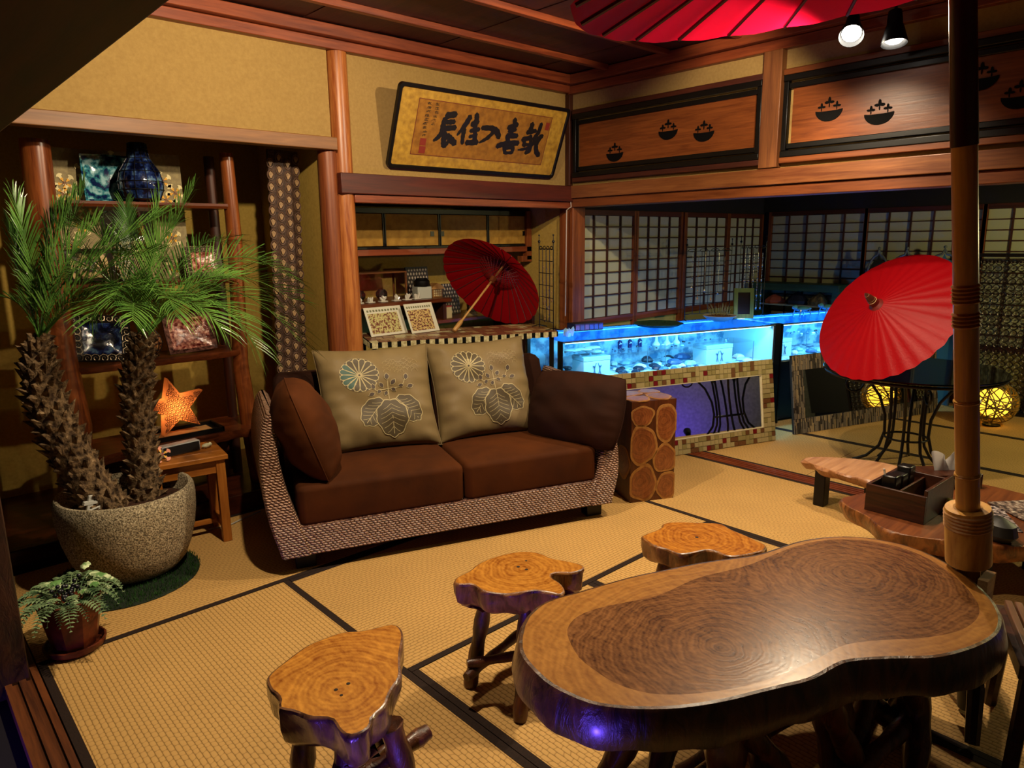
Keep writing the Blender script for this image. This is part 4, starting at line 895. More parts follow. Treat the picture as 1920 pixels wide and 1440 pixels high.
t = thing('small_speaker', 'slim black speaker with white rim on the honey wood table', 'speaker', (1.06, 3.62, .457), .12); b = MB(); b.box(-.095, .095, -.028, .028, 0, .055); b.build('case', plain('speaker_white', '9A9A98', .4), t, bev=.006); b = MB(); b.box(-.088, .088, -.031, -.027, .005, .050); b.build('grille', plain('speaker_black', '08080A', .5), t)
t = thing('frangipani_bloom', 'pink and yellow artificial frangipani flower on the table edge', 'flower', (.955, 3.52, .462), rot=(-.7, 0, 0)); flower(t, 0, 0, .035, .045, cols=(plain('petal_pink', 'E09070', .6), plain('petal_gold', 'E8B030', .6), plain('petal_crim', 'C03030', .6)), nm='petals')
t = thing('shell_figurine', 'small white shell beside the black speaker', 'shell', (1.19, 3.62, .457), .3); b = MB(); b.sphere((0, 0, .013), .02, 10, 6, (1.3, .8, .6)); b.sphere((.022, 0, .014), .011, 8, 5); b.build('shell_body', plain('shell_white', 'C8C4A0', .5), t)
# ================================================================== CALLIGRAPHY
t = thing('calligraphy_frame', 'black framed gold board with bold brushed characters, tilted forward on the wall', 'framed calligraphy', (3.145, 3.768, 1.923), rot=(.3805, 0, 0))
GOLD = mottled('gold_silk', '8A6418', 'B8902E', 30, .55, .1, .3, .7, .002, .5); SILKP = mottled('aged_paper', '7A4E14', '96661E', 25, .7, .05); INK = plain('ink', '0A0705', .5); REDL = plain('mount_red', '6A2A12', .6); SEALR = plain('seal_red', '7A2410', .6)
b = MB(); b.box(-.69, .715, -.004, .004, .01, .475); b.build('gold_mount', GOLD, t)
def rrect(x0, x1, z0, z1, r, n=6):
    o = []
    for (cx, cz, a0) in ((x1-r, z1-r, 0), (x0+r, z1-r, PI/2), (x0+r, z0+r, PI), (x1-r, z0+r, 1.5*PI)):
        for k in range(n+1): a = a0+k*PI/2/n; o.append((cx+r*math.cos(a), cz+r*math.sin(a)))
    return o
A_, B_ = rrect(-.702, .727, -.004, .488, .03), rrect(-.680, .705, .018, .466, .018)
b = MB(); n_ = len(A_); rg = [[(x, -.014, z) for x, z in A_], [(x, .014, z) for x, z in A_], [(x, .014, z) for x, z in B_], [(x, -.014, z) for x, z in B_], [(x, -.014, z) for x, z in A_]]
b.loft(rg, True, False, False); b.build('black_frame', BLACK, t, bev=.004)
X0, X1, Z0, Z1 = -.550, .574, .084, .415
b = MB(); b.box(X0, X1, -.0055, -.0045, Z0, Z1); b.build('paper', SILKP, t)
b = MB()
for q in ((X0, X1, Z1-.004, Z1), (X0, X1, Z0, Z0+.004), (X0, X0+.004, Z0, Z1), (X1-.004, X1, Z0, Z1)): b.box(q[0], q[1], -.0065, -.005, q[2], q[3])
b.build('red_border_line', REDL, t)
STROKES=[[(0.196,0.758,0.0344),(0.258,0.803,0.0312)],[(0.189,0.703,0.0281),(0.185,0.581,0.0344),(0.182,0.443,0.0300),(0.162,0.345,0.0238),(0.138,0.285,0.0125)],[(0.206,0.641,0.0250),(0.255,0.665,0.0262)],[(0.193,0.523,0.0281),(0.269,0.563,0.0281)],[(0.204,0.450,0.0344),(0.206,0.312,0.0344),(0.212,0.205,0.0312)],[(0.216,0.198,0.0250),(0.235,0.273,0.0219),(0.243,0.322,0.0125)],[(0.224,0.410,0.0281),(0.253,0.341,0.0375),(0.288,0.272,0.0344)],[(0.359,0.794,0.0312),(0.334,0.630,0.0300),(0.292,0.430,0.0112)],[(0.335,0.553,0.0281),(0.334,0.427,0.0262),(0.340,0.286,0.0238)],[(0.402,0.849,0.0312),(0.407,0.733,0.0312),(0.381,0.646,0.0250)],[(0.379,0.669,0.0225),(0.423,0.723,0.0250)],[(0.379,0.535,0.0213),(0.442,0.587,0.0225)],[(0.402,0.700,0.0288),(0.428,0.326,0.0288)],[(0.382,0.425,0.0187),(0.433,0.480,0.0187)],[(0.368,0.309,0.0281),(0.446,0.338,0.0300)],[(0.461,0.617,0.0250),(0.532,0.632,0.0300),(0.576,0.580,0.0375),(0.603,0.473,0.0312)],[(0.556,0.590,0.0250),(0.518,0.448,0.0238),(0.464,0.339,0.0112)],[(0.694,0.866,0.0288),(0.701,0.736,0.0312),(0.690,0.582,0.0275)],[(0.656,0.679,0.0281),(0.725,0.769,0.0281)],[(0.666,0.616,0.0200),(0.722,0.667,0.0200)],[(0.662,0.523,0.0281),(0.742,0.547,0.0281)],[(0.604,0.303,0.0300),(0.664,0.372,0.0288),(0.764,0.408,0.0312)],[(0.656,0.319,0.0250),(0.676,0.188,0.0250)],[(0.666,0.280,0.0225),(0.728,0.313,0.0262),(0.729,0.201,0.0250)],[(0.676,0.183,0.0175),(0.729,0.204,0.0175)],[(0.668,0.525,0.0350),(0.684,0.361,0.0312)],[(0.843,0.817,0.0325),(0.838,0.644,0.0344)],[(0.817,0.637,0.0262),(0.883,0.692,0.0250)],[(0.917,0.842,0.0262),(0.908,0.665,0.0288),(0.881,0.518,0.0250)],[(0.952,0.608,0.0275),(0.904,0.507,0.0262),(0.857,0.336,0.0213),(0.775,0.272,0.0088)],[(0.791,0.484,0.0288),(0.856,0.546,0.0288)],[(0.804,0.496,0.0262),(0.822,0.362,0.0262)],[(0.852,0.579,0.0238),(0.875,0.306,0.0262),(0.840,0.227,0.0225)],[(0.912,0.439,0.0288),(0.930,0.283,0.0338),(0.962,0.201,0.0288)],[(0.938,0.604,0.0288),(0.919,0.441,0.0275)],[(0.802,0.383,0.0175),(0.885,0.414,0.0175)]]
def brush(b, pts, y, k):
    """flat brush stroke with round ends, in the XZ plane"""
    P = [Vector((p[0], p[1])) for p in pts]; W_ = [p[2] for p in pts]; S_ = []; Q = []
    N_ = 6*(len(P)-1)
    for i in range(N_+1):
        u = i/N_*(len(P)-1); j = min(int(u), len(P)-2); f = u-j
        p0, p1, p2, p3 = P[max(j-1, 0)], P[j], P[j+1], P[min(j+2, len(P)-1)]
        Q.append(.5*((2*p1)+(p2-p0)*f+(2*p0-5*p1+4*p2-p3)*f*f+(3*p1-p0-3*p2+p3)*f**3)); S_.append(lerp(W_[j], W_[j+1], f)*(1+.10*math.sin(i*1.9+k)))
    Lf, Rt = [], []
    for i, p in enumerate(Q):
        d = (Q[min(i+1, N_)]-Q[max(i-1, 0)]).normalized(); nn = Vector((-d.y, d.x))*S_[i]/2; Lf.append(p+nn); Rt.append(p-nn)
    d0 = (Q[0]-Q[1]).normalized(); d1 = (Q[-1]-Q[-2]).normalized()
    out = [Q[0]+d0*S_[0]*.38]+Lf+[Q[-1]+d1*S_[-1]*.38]+Rt[::-1]
    n0 = len(Lf); b.add([(p.x, y, p.y) for p in Lf]+[(p.x, y, p.y) for p in Rt]+[(out[0].x, y, out[0].y), (out[n0+1].x, y, out[n0+1].y)],
        [(i, n0+i, n0+i+1, i+1) for i in range(n0-1)]+[(2*n0, n0, 0), (2*n0+1, n0-1, 2*n0-1)])
CH = [0, 7, 15, 17, 26, 36]
for c in range(5):
    b = MB()
    for k in range(CH[c], CH[c+1]): brush(b, [(X0+(X1-X0)*s, Z0+(Z1-Z0)*v, w_*1.124*1.1) for s, v, w_ in STROKES[k]], -.0062-.00002*k, k)
    b.build('brushed_character', INK, t, smooth=False)
b = MB(); rd = random.Random(12)
for (s, v0, v1, nn) in ((.068, .93, .36, 9), (.119, .93, .58, 6)):
    for i in range(nn):
        v = lerp(v0, v1, i/(nn-1)) if nn > 1 else v0; s_ = s+.004*math.sin(i)
        for (a, c, w_) in (((-.010, .014), (.012, .018), .0022), ((-.012, .0), (.012, .004), .002), ((0, .026), (-.002, -.022), .0022), ((-.010, -.016), (.011, -.012), .002), ((.006, .0), (.012, -.024), .0018), ((-.005, .0), (-.012, -.024), .0018)):
            if rd.random() < .85:
                j = rd.uniform(-.004, .004); brush(b, [(X0+(X1-X0)*(s_+a[0]+j), Z0+(Z1-Z0)*(v+a[1]*1.0), w_*1.3), (X0+(X1-X0)*(s_+c[0]+j), Z0+(Z1-Z0)*(v+c[1]*1.0), w_)], -.0062, i)
b.build('signature_column', INK, t, smooth=False)
for (s0, s1, v0, v1) in ((.05, .09, .18, .31), (.052, .094, .035, .165), (.957, .99, .73, .885)):
    b = MB(); b.box(X0+(X1-X0)*s0, X0+(X1-X0)*s1, -.0066, -.005, Z0+(Z1-Z0)*v0, Z0+(Z1-Z0)*v1); b.build('seal_stamp', SEALR, t)
# ================================================================== SHELF ALCOVE CABINET
t = thing('wall_cabinet', 'hanging cabinet with four gold papered sliding doors in the shelf alcove', 'cabinet', (2.14, 4.20, 1.41))
b = MB(); b.box(0, 1.91, .03, .42, .02, .28); b.build('cabinet_body', DARKWALL, t)
GP = mottled('gold_door_paper', '8A6420', 'A47C30', 20, .7, .05)
def cb(x0, x1, z0, z1, nm, m, d0=-.01, d1=.03): b = MB(); b.box(x0-2.14, x1-2.14, d0, d1, z0-1.41, z1-1.41); return b.build(nm, m, t, bev=.002)
cb(2.14, 4.05, 1.665, 1.70, 'top_rail', BLACK); cb(2.14, 4.05, 1.425, 1.443, 'bottom_rail', BLACK); cb(2.14, 4.05, 1.385, 1.425, 'lower_board', WRED_X, -.03, .4)
for i, (x0, x1, k) in enumerate(((2.15, 2.682, None), (2.682, 3.150, .05), (3.150, 3.610, -.42), (3.610, 4.050, .04))):
    d = cb(x0+.012, x1-.012, 1.447, 1.662, 'sliding_door', GP, -.002, .02)
    for q in ((x0+.002, x0+.013), (x1-.013, x1-.002)): cb(q[0], q[1], 1.443, 1.665, 'door_stile', BLACK, -.008, .022)
    if k is not None:
        b = MB(); xx = (x1-k if k > 0 else x1+k)-2.14; b.box(xx-.02-.012, xx-.0+.0, -.005, .0, .10, .135); h = b.build('finger_pull', plain('pull_bronze', '0E0A08', .3, .5), d)
b = MB(); b.box(1.86, 1.91, -.03, .02, -.09, .29); b.build('end_post', WRED_Z, t)
b = MB(); b.box(1.80, 1.91, -.03, .02, -.105, -.06); b.build('end_foot', WRED_Z, t)
t = thing('staggered_shelf', 'two level staggered board shelf in the alcove behind the sofa', 'shelf', (2.14, 4.14, 0))
b = MB(); b.box(0.0, 1.06, 0, .48, 1.038, 1.068); b.build('upper_board', SHB, t, bev=.003); b = MB(); b.box(.93, 1.91, 0, .48, .885, .91); b.build('lower_board', SHB, t, bev=.003)
b = MB(); b.box(1.0, 1.03, .03, .45, .91, 1.038); b.build('shelf_strut', WDARK_Z, t); b = MB(); b.box(.0, .03, .0, .48, .04, 1.038); b.build('end_panel', WDARK_Z, t); b = MB(); b.box(1.88, 1.91, .0, .48, .04, .885); b.build('end_panel', WDARK_Z, t)
GL = glass('clear_glass'); WHITE = plain('white_stone', 'C8C4B4', .4); CREAM = plain('cream_card', 'B8A878', .6)
t = thing('glass_showcase', 'small glass showcase with wooden edges on the alcove shelf', 'showcase', (2.70, 4.38, 1.069))
for q in ((-.21, .21, -.08, -.078, 0, .19), (-.21, .21, .078, .08, 0, .19), (-.21, -.208, -.08, .08, 0, .19), (.208, .21, -.08, .08, 0, .19)): b = MB(); b.box(*q); b.build('glass_pane', GL, t)
b = MB()
for (x, y) in ((-.21, -.08), (.21, -.08), (-.21, .08), (.21, .08)): b.box(x-.006, x+.006, y-.006, y+.006, 0, .19)
b.box(-.216, .216, -.086, .086, .19, .20); b.build('wood_frame', wood('case_edge', '4A2A14', '7A4A24', 'x', .4), t)
for i, (x, h_, m_) in enumerate(((-.14, .08, 'dark_stone'), (.04, .07, 'dark_stone'))):
    b = MB(); b.sphere((0, 0, .04), .05, 8, 5, (1, .7, .8)); tag(b.build('mineral_block', plain('dark_stone', '14100E', .4), None, (2.70+x, 4.36, 1.070), smooth=False), ('dark mineral block at the left inside the glass showcase', 'dark mineral block at the right inside the glass showcase')[i], 'mineral')
def crystal(name, loc, r, m, n, label, cat, group=None, seed=0, basem=None, up=.5):
    rd = random.Random(seed); t = thing(name, label, cat, loc, group=group); b = MB()
    if basem: b.box(-r, r, -r*.8, r*.8, 0, r*.25); b.build('base', basem, t, bev=.002); b = MB()
    z0 = r*.25 if basem else 0
    for k in range(n):
        a = rd.uniform(0, 6.28); tl = rd.uniform(0, .8); d = Vector((math.cos(a)*math.sin(tl), math.sin(a)*math.sin(tl), math.cos(tl))); L_ = r*rd.uniform(.8, 1.6)*(up*2); w_ = r*rd.uniform(.22, .38)
        p = Vector((rd.uniform(-.4, .4)*r, rd.uniform(-.4, .4)*r, z0)); b.tube([p, p+d*L_*.7, p+d*L_], [w_, w_, w_*.12], 6)
    b.build('crystal_points', m, t, smooth=False); return t
QZ = plain('quartz', 'C4BEB0', .2)
for i, x in enumerate((2.47, 2.56, 2.66, 2.77, 2.86, 2.94)): crystal('white_crystal', (x, 4.22, 1.069), .028, QZ, 7, 'small white crystal on the alcove shelf, %s from the log post' % ('first', 'second', 'third', 'fourth', 'fifth', 'sixth')[i], 'crystal', 'white crystals on the alcove shelf', i, WHITE)
t = thing('gift_box', 'white box with a black top on the alcove shelf', 'box', (3.02, 4.26, 1.069), -.2); b = MB(); b.box(-.055, .055, -.05, .05, 0, .085); b.build('box_body', plain('box_white', 'AEB0A4', .5), t, bev=.002); b = MB(); b.lathe([(.055, .085), (.06, .095), (.058, .125), (.045, .135), (.04, .145), (.0, .147)], 20); b.build('black_cap', BLACK, t)
def latt(loc, w_, h_, label):
    t = thing('lattice_panel', label, 'panel', loc, rot=(-.12, 0, 0)); b = MB(); b.box(-w_/2, w_/2, 0, .012, 0, h_); b.build('board', plain('lattice_dark', '1E0E08', .5), t); b = MB(); c = int(w_/.026); r = int(h_/.03)
    for i in range(c):
        for j in range(r): x = -w_/2+.016+i*.026+(.0 if j % 2 else .010); z = .018+j*.03; b.add([(x-.009, -.002, z), (x, -.002, z-.012), (x+.009, -.002, z), (x, -.002, z+.012), (x, -.006, z)], [(0, 1, 4), (1, 2, 4), (2, 3, 4), (3, 0, 4)])
    o = b.build('shell_inlay', plain('shell_inlay', 'A89A86', .4), t, smooth=False); o['kind'] = 'stuff'
latt((3.13, 4.45, 1.069), .20, .22, 'dark panel inlaid with pale diamonds behind the little house'); latt((3.42, 4.42, .911), .16, .24, 'dark speckled panel behind the seated figurine')
t = thing('house_figurine', 'tiny carved wooden house with cream lattice front', 'figurine', (3.145, 4.27, 1.069)); b = MB(); b.box(-.045, .045, -.03, .03, 0, .06); b.build('house_body', wood('tiny_wood', '6A3C18', 'A87838', 'z', .5), t)
b = MB(); b.prism([(-.065, 0), (.065, 0), (.03, .03), (0, .045), (-.03, .03)], -.04, .04, Matrix.Translation((0, 0, .06)) @ Matrix.Rotation(PI/2, 4, 'X')); b.build('gable_roof', wood('tiny_roof', '8A5A2A', 'B88A48', 'x', .5), t)
b = MB()
for i in range(4):
    for j in range(3): b.box(-.035+i*.019, -.035+i*.019+.013, -.032, -.029, .008+j*.017, .008+j*.017+.012)
b.build('lattice_front', CREAM, t)
t = thing('seated_figurine', 'beige carved seated figurine on the lower alcove shelf', 'figurine', (3.44, 4.22, .911)); b = MB(); b.lathe([(.0, 0), (.05, .0), (.052, .012), (.035, .03), (.028, .06), (.032, .085), (.022, .105), (.012, .112), (.018, .125), (.016, .14), (.006, .148), (.0, .149)], 16, wob=lambda a, z: .18*math.cos(2*a)*(z < .04)); b.tube([(-.03, -.02, .08), (-.045, -.035, .05), (-.01, -.045, .04)], .010, 8); b.tube([(.03, -.02, .08), (.045, -.035, .05), (.01, -.045, .04)], .010, 8); b.build('carved_body', mottled('carved_beige', '7A6434', 'A89058', 40, .6, .2), t)
t = thing('paper_packet', 'small cream paper packet with a red stripe under the upper board', 'packet', (3.20, 4.20, .911), .1); b = MB(); b.box(-.035, .035, -.015, .015, 0, .085); b.build('packet_body', CREAM, t, bev=.003); b = MB(); b.box(-.036, .036, -.016, .016, .085, .095); b.build('red_stripe', plain('packet_red', '9A3018', .5), t)
# ================================================================== MOSAIC TABLE
AM_ = math.radians(-22.05)
MT = thing('mosaic_table', 'long console table with mosaic top and cream tiles along its edge', 'table', (2.235, 3.715, 0), AM_)
TILE_R = mottled('tile_brown_red', '4A1E14', '8A5A40', 60, .3, .1, .4, .6); TILE_C = mottled('tile_cream', '9A8C5C', 'CFC49A', 60, .35, .2)
b = MB(); b.box(0, 1.25, 0, .48, .842, .876); b.build('table_slab', BLACK, MT)
rd = random.Random(21)
tm = [MB().box(-.5, .5, -.5, .5, 0, .004).mesh('tile', m_) for m_ in (TILE_R, TILE_C, mottled('tile_tan', '7A5A3A', 'A8855A', 60, .3, .1))]
for r_ in range(7):
    x = .004
    while x < 1.24:
        L_ = rd.uniform(.045, .085); L_ = min(L_, 1.246-x)
        if L_ > .012: obj('top_tile', tm[rd.choices((0, 1, 2), (6, 1.5, 3))[0]], MT, (x+L_/2, .036+r_*.068, .876), scale=(L_-.004, .063, 1))
        x += L_
te = MB().box(-.0175, .0175, 0, .004, -.018, .018).mesh('edge_tile', TILE_C)
for k in range(21): obj('edge_tile', te, MT, (.03+k*.0595, -.0045, .858))
ts = MB().box(-.004, 0, -.0135, .0135, -.0155, .0155).mesh('edge_tile', TILE_C)
for k in range(9): obj('edge_tile', ts, MT, (-.0005, .03+k*.05, .859))
for (x, y) in ((.03, .03), (.03, .45), (1.215, .03), (1.215, .45)): b = MB(); b.box(x-.012, x+.012, y-.012, y+.012, .045 if y > .1 else .0, .842); b.build('leg', BLACKM, MT)
b = MB(); b.box(.975, 1.01, .055, .09, 0, .842); o = b.build('tiled_post', BLACK, MT); tp_ = MB().box(-.015, .015, -.004, 0, -.015, .015).mesh('post_tile', TILE_C)
for k in range(20): obj('post_tile', tp_, MT, (.9925, .0545, .822-k*.038))
def leaflet(c, rz, w_, h_, lean, label, seed):
    t = thing('leaflet', label, 'leaflet', c, rot=(-lean, 0, rz)); b = MB(); b.box(-w_/2, w_/2, 0, .003, 0, h_); b.build('card', plain('card_white', 'C8C4B0', .5), t)
    m_ = mottled('leaflet_print_%d' % seed, ('6A3A28', '5A2A24')[seed], ('C8BC80', 'D8B878')[seed], (70, 80)[seed], .5, 0, .45, .55, c3='7A8A40'); b = MB(); b.box(-w_*.44, w_*.36, -.0006, .0, h_*.08, h_*.78); b.build('printed_picture', m_, t)
    b = MB(); rd = random.Random(seed)
    for k in range(11): b.box(-w_*.44+k*w_*.08, -w_*.44+k*w_*.08+w_*.05, -.0006, 0, h_*.84, h_*.91)
    b.build('printed_heading', plain('print_green', '6A6A4A', .6), t)
    b = MB(); b.box(-.03, .03, .0035, .03, .02, h_*.35); b.build('easel_back', CREAM, t)
leaflet((2.50, 3.90, .8835), math.radians(2), .285, .195, .42, 'picture leaflet with pale pink patch leaning at the left of the mosaic table', 0)
leaflet((2.745, 3.84, .8835), math.radians(3), .235, .205, .42, 'picture leaflet with yellow streaks leaning right of the other leaflet', 1)
# wire grid jewellery stand
def gridstand(name, label, loc, rz, w_, h_, cols, rows, hang, lean=0):
    t = thing(name, label, 'display stand', loc, rot=(lean, 0, rz)); b = MB()
    for x in (-w_/2, w_/2):
        b.tube([(x, 0, 0), (x, 0, h_)], .0035, 6); b.sphere((x, 0, h_+.008), .010, 8, 5); b.tube([(x, 0, h_+.01), (x, 0, h_+.045)], .0025, 5); b.sphere((x, 0, h_+.05), .006, 6, 4); b.tube([(x-.02, -.05, 0), (x, 0, .012), (x+.02, .05, 0)], .003, 6)
    b.build('side_post', BLACKM, t)
    b = MB()
    for k in range(1, cols): xx = -w_/2+w_*k/cols; b.tube([(xx, 0, .05), (xx, 0, h_*.93)], .0026, 5)
    b.build('upright_wire', BLACKM, t); b = MB()
    for k in range(rows+1): z = .05+(h_*.93-.05)*k/rows; b.tube([(-w_/2, 0, z), (w_/2, 0, z)], .0026, 5)
    b.build('cross_wire', BLACKM, t); b = MB()
    for k in range(4):
        cx = -w_/2+w_*(k+.5)/4; b.tube([(cx+.25*w_/4*math.sin(q*.8)*1.4, 0, h_*.93-.0+.012*math.cos(q*.8)+.006) for q in range(9)], .003, 5)
    b.build('scroll_top', BLACKM, t)
    for i, (x, z0, z1, m_, bd) in enumerate(hang):
        n = MB(); n.tube([(x*w_, -.008, z0*h_), (x*w_*1.02, -.009, (z0+z1)/2*h_), (x*w_, -.009, z1*h_)], .0014, 5)
        for q in range(bd): n.sphere((x*w_, -.010, lerp(z0, z1, (q+.5)/bd)*h_), .0055, 7, 5)
        n.sphere((x*w_, -.010, z1*h_-.006), .011, 8, 5, (1, .5, 1.3)); tn = n.build('necklace', m_, t)
    return t
SILV = plain('silver', 'B4B0A4', .25, .9); BEAD = plain('bead_amber', '8A6A3A', .3)
gridstand('wire_grid_stand', 'narrow black wire grid stand with hanging necklaces on the mosaic table end', (3.432, 3.395, .881), math.radians(68), .24, .575, 4, 6, [(-.28, .85, .35, BEAD, 3), (.05, .85, .25, SILV, 2), (.3, .8, .3, BEAD, 3), (-.1, .5, .12, SILV, 4), (.2, .35, .1, BEAD, 4)])
# ================================================================== PARASOLS
REDP = paper('red_oiled_paper', 'A80A14', .35, .38, .55); REDB = paper('red_umbrella_cloth', 'BC0A2C', .45, .7, .35)
SHAFT = wood('pale_shaft', '9A6A34', 'C8A060', 'z', .4); RIBM = plain('rib_dark', '4A1010', .5); RIBW = plain('rib_red_brown', '6A1A14', .5)
def parasol(name, label, cat, c, n, R_, depth, ribs, cloth, shaft_len, shaft_r, runner, grip=True, spokes=True, scal=.012, roll=0, sag_=.006):
    q = Vector(n).to_track_quat('Z', 'Y'); t = thing(name, label, cat, c, rot=q.to_euler()); b = MB(); m_ = ribs*4
    def rr(i, f): ph = (i % 4); sag = (0, .6, 1, .6)[ph]; return sag
    rings = []
    for f in (.06, .2, .4, .6, .8, .93, 1.0):
        ring = []
        for i in range(m_):
            a = roll+i*2*PI/m_; s = rr(i, f); r = R_*f*(1-.010*s*f); z = depth*(1-f**1.12)-sag_*s*f*R_/.4
            if f == 1.0: r += scal*(s-.3)*.7
            ring.append((r*math.cos(a), r*math.sin(a), z))
        rings.append(ring)
    b.loft(rings, True, False, False); o = b.build('canopy', cloth, t)
    o['label'] = 'pleated red canopy'
    rb = MB(); rb.tube([(R_*f, 0, depth*(1-f**1.12)-.006) for f in (.06, .3, .6, .85, .985)], [.0028*R_/.4]*5, 5); rm = rb.mesh('rib', RIBM)
    for k in range(ribs): obj('rib', rm, t, (0, 0, 0), (0, 0, roll+k*2*PI/ribs))
    if spokes:
        sb = MB(); sb.tube([(.016, 0, runner), (R_*.42, 0, depth*(1-.42**1.12)-.010)], .0017, 5); smh = sb.mesh('spoke', RIBW)
        for k in range(ribs): obj('spoke', smh, t, (0, 0, 0), (0, 0, roll+k*2*PI/ribs))
        b = MB(); b.lathe([(.012, runner-.035), (.02, runner-.03), (.024, runner-.005), (.024, runner+.006), (.012, runner+.008)], 16); b.build('runner', wood('runner_wood', '5A2A14', '8A4A24', 'z', .4), t)
    if shaft_len:
        b = MB(); b.tube([(0, 0, -shaft_len), (0, 0, depth)], shaft_r, 10); b.build('shaft', SHAFT, t)
    if grip: b = MB(); b.lathe([(.0, -shaft_len-.004), (.013, -shaft_len), (.0155, -shaft_len+.01), (.0155, -shaft_len+.085), (.0105, -shaft_len+.10), (shaft_r, -shaft_len+.105)], 14); b.build('grip', SHAFT, t)
    return t
def finial(t, z, h, r, cols):
    b = MB(); b.lathe([(r*1.7, z-.008), (r*1.9, z), (r*1.2, z+h*.12), (r*1.15, z+h*.3)], 16); b.build('finial_collar', RIBW, t)
    b = MB(); b.lathe([(r*1.15, z+h*.3), (r, z+h*.5), (r*.7, z+h*.75), (r*.3, z+h*.92), (.0, z+h)], 16); b.build('finial_tip', cols[0], t)
    b = MB()
    for k in range(5): f = .34+k*.11; rr_ = r*(1.15-.75*(f-.3)/.6); b.lathe([(rr_*1.03, z+h*f), (rr_*1.08, z+h*(f+.015)), (rr_*1.03, z+h*(f+.03))], 16)
    b.build('finial_band', cols[1], t)
PALEF = plain('finial_cream', 'C8A878', .4)
P1 = parasol('paper_parasol', 'open red paper parasol lying on the mosaic table, its inside ribs showing', 'parasol', (3.226, 3.7336, 1.188), (.78976, .14775, .59536), .378, .215, 28, REDP, .488, .0075, .045)
finial(P1, .205, .10, .019, (PALEF, plain('finial_stripe', 'A03030', .4)))
P2 = parasol('paper_parasol', 'open red paper parasol resting on the glass table, striped tip toward the sofa', 'parasol', (4.40, 1.552, 1.014), (-.778, .258, .572), .428, .135, 30, REDP, .42, .009, .05, grip=False)
finial(P2, .125, .125, .022, (wood('finial_dark', '3A1810', '5A2A1A', 'z', .4), PALEF))
# ================================================================== TALL UMBRELLA
BN = Vector((-.14993, .06762, .98638)).normalized(); P0 = Vector((2.29985, .53526, .63954)); RC = Vector((2.0635, .6419, 2.1947))
U = parasol('garden_umbrella', 'big red garden umbrella on a bamboo pole over the slab table', 'umbrella', RC, BN, .945, .25, 26, REDB, 0, .02, -.12, grip=False, spokes=True, scal=.004, sag_=.0035)
BAM = wood('bamboo', 'A87434', 'DCA852', 'z', .35, .8); RLAC = plain('red_lacquer_pole', '3A0C0A', .3)
L0 = (P0-RC).dot(BN)      # P0 along the axis, local z
def pz(world_z): return (world_z-RC.z)/BN.z
b = MB(); b.tube([(0, 0, pz(.30)), (0, 0, pz(.9)), (0, 0, pz(1.72))], [.031, .031, .030], 16); b.build('bamboo_pole', BAM, U)
b = MB(); b.tube([(0, 0, pz(1.70)), (0, 0, pz(2.3)), (0, 0, .25)], [.032, .029, .026], 16); b.build('lacquered_pole', RLAC, U)
for zc, kk in ((1.30, 5), (1.235, 4)):
    b = MB()
    for k in range(kk): z = pz(zc+k*.0105); b.lathe([(.0315, z-.005), (.0355, z), (.0315, z+.005)], 18)
    b.build('rattan_binding', wood('rattan', '8A5220', 'B07838', 'x', .4), U)
for zc in (1.02, .80): b = MB(); z = pz(zc); b.lathe([(.031, z-.006), (.034, z-.002), (.032, z), (.034, z+.002), (.031, z+.006)], 18); b.build('bamboo_node', BAM, U)
ST = thing('umbrella_stand', 'thick bamboo socket stand holding the umbrella pole', 'umbrella stand', (P0.x, P0.y, 0), rot=(0, 0, 0))
q = BN.to_track_quat('Z', 'Y').to_matrix().to_4x4(); MS = Matrix.Translation((0, 0, P0.z)) @ q
b = MB(); b.lathe([(.038, .058), (.058, .058), (.060, .050), (.060, -.118), (.055, -.122), (.0, -.122)], 28, M=MS); b.lathe([(.038, .058), (.036, .0), (.0, -.02)], 28, M=MS); b.build('bamboo_socket', BAM, ST)
b = MB()
for k in range(5): z = .046-k*.011; b.lathe([(.0600, z-.004), (.0630, z), (.0600, z+.004)], 28, M=MS)
b.build('cord_binding', wood('cord_pale', 'A87848', 'C89A68', 'x', .5), ST)
b = MB(); b.tube([MS @ Vector((0, 0, -.12)), (.085, -.04, .02)], .03, 12); b.build('iron_stem', BLACKM, ST)
for i, (x, y) in enumerate(((.22, .12), (-.06, .16), (-.10, -.10), (.34, -.02))): b = MB(); b.tube([(.05, -.02, .30), (x*.7+.03, y*.7-.01, .16), (x, y, .02)], [.028, .024, .02], 8); b.build('splayed_leg', bark_mat('stand_wood', '140A06', '2E180C', .5), ST)
b = MB(); b.box(-.022, .022, -.012, .012, .20, .50, Matrix.Translation((-.02, -.06, 0)) @ Matrix.Rotation(.12, 4, 'Y')); b.build('wedge_peg', wood('peg_z', '5A3818', '8A5C2A', 'z', .5), ST)
b = MB(); b.box(-.04, .03, -.075, -.05, .45, .50); b.build('peg_clamp', wood('clamp_x', '7A5A3A', 'A88458', 'x', .5), ST)
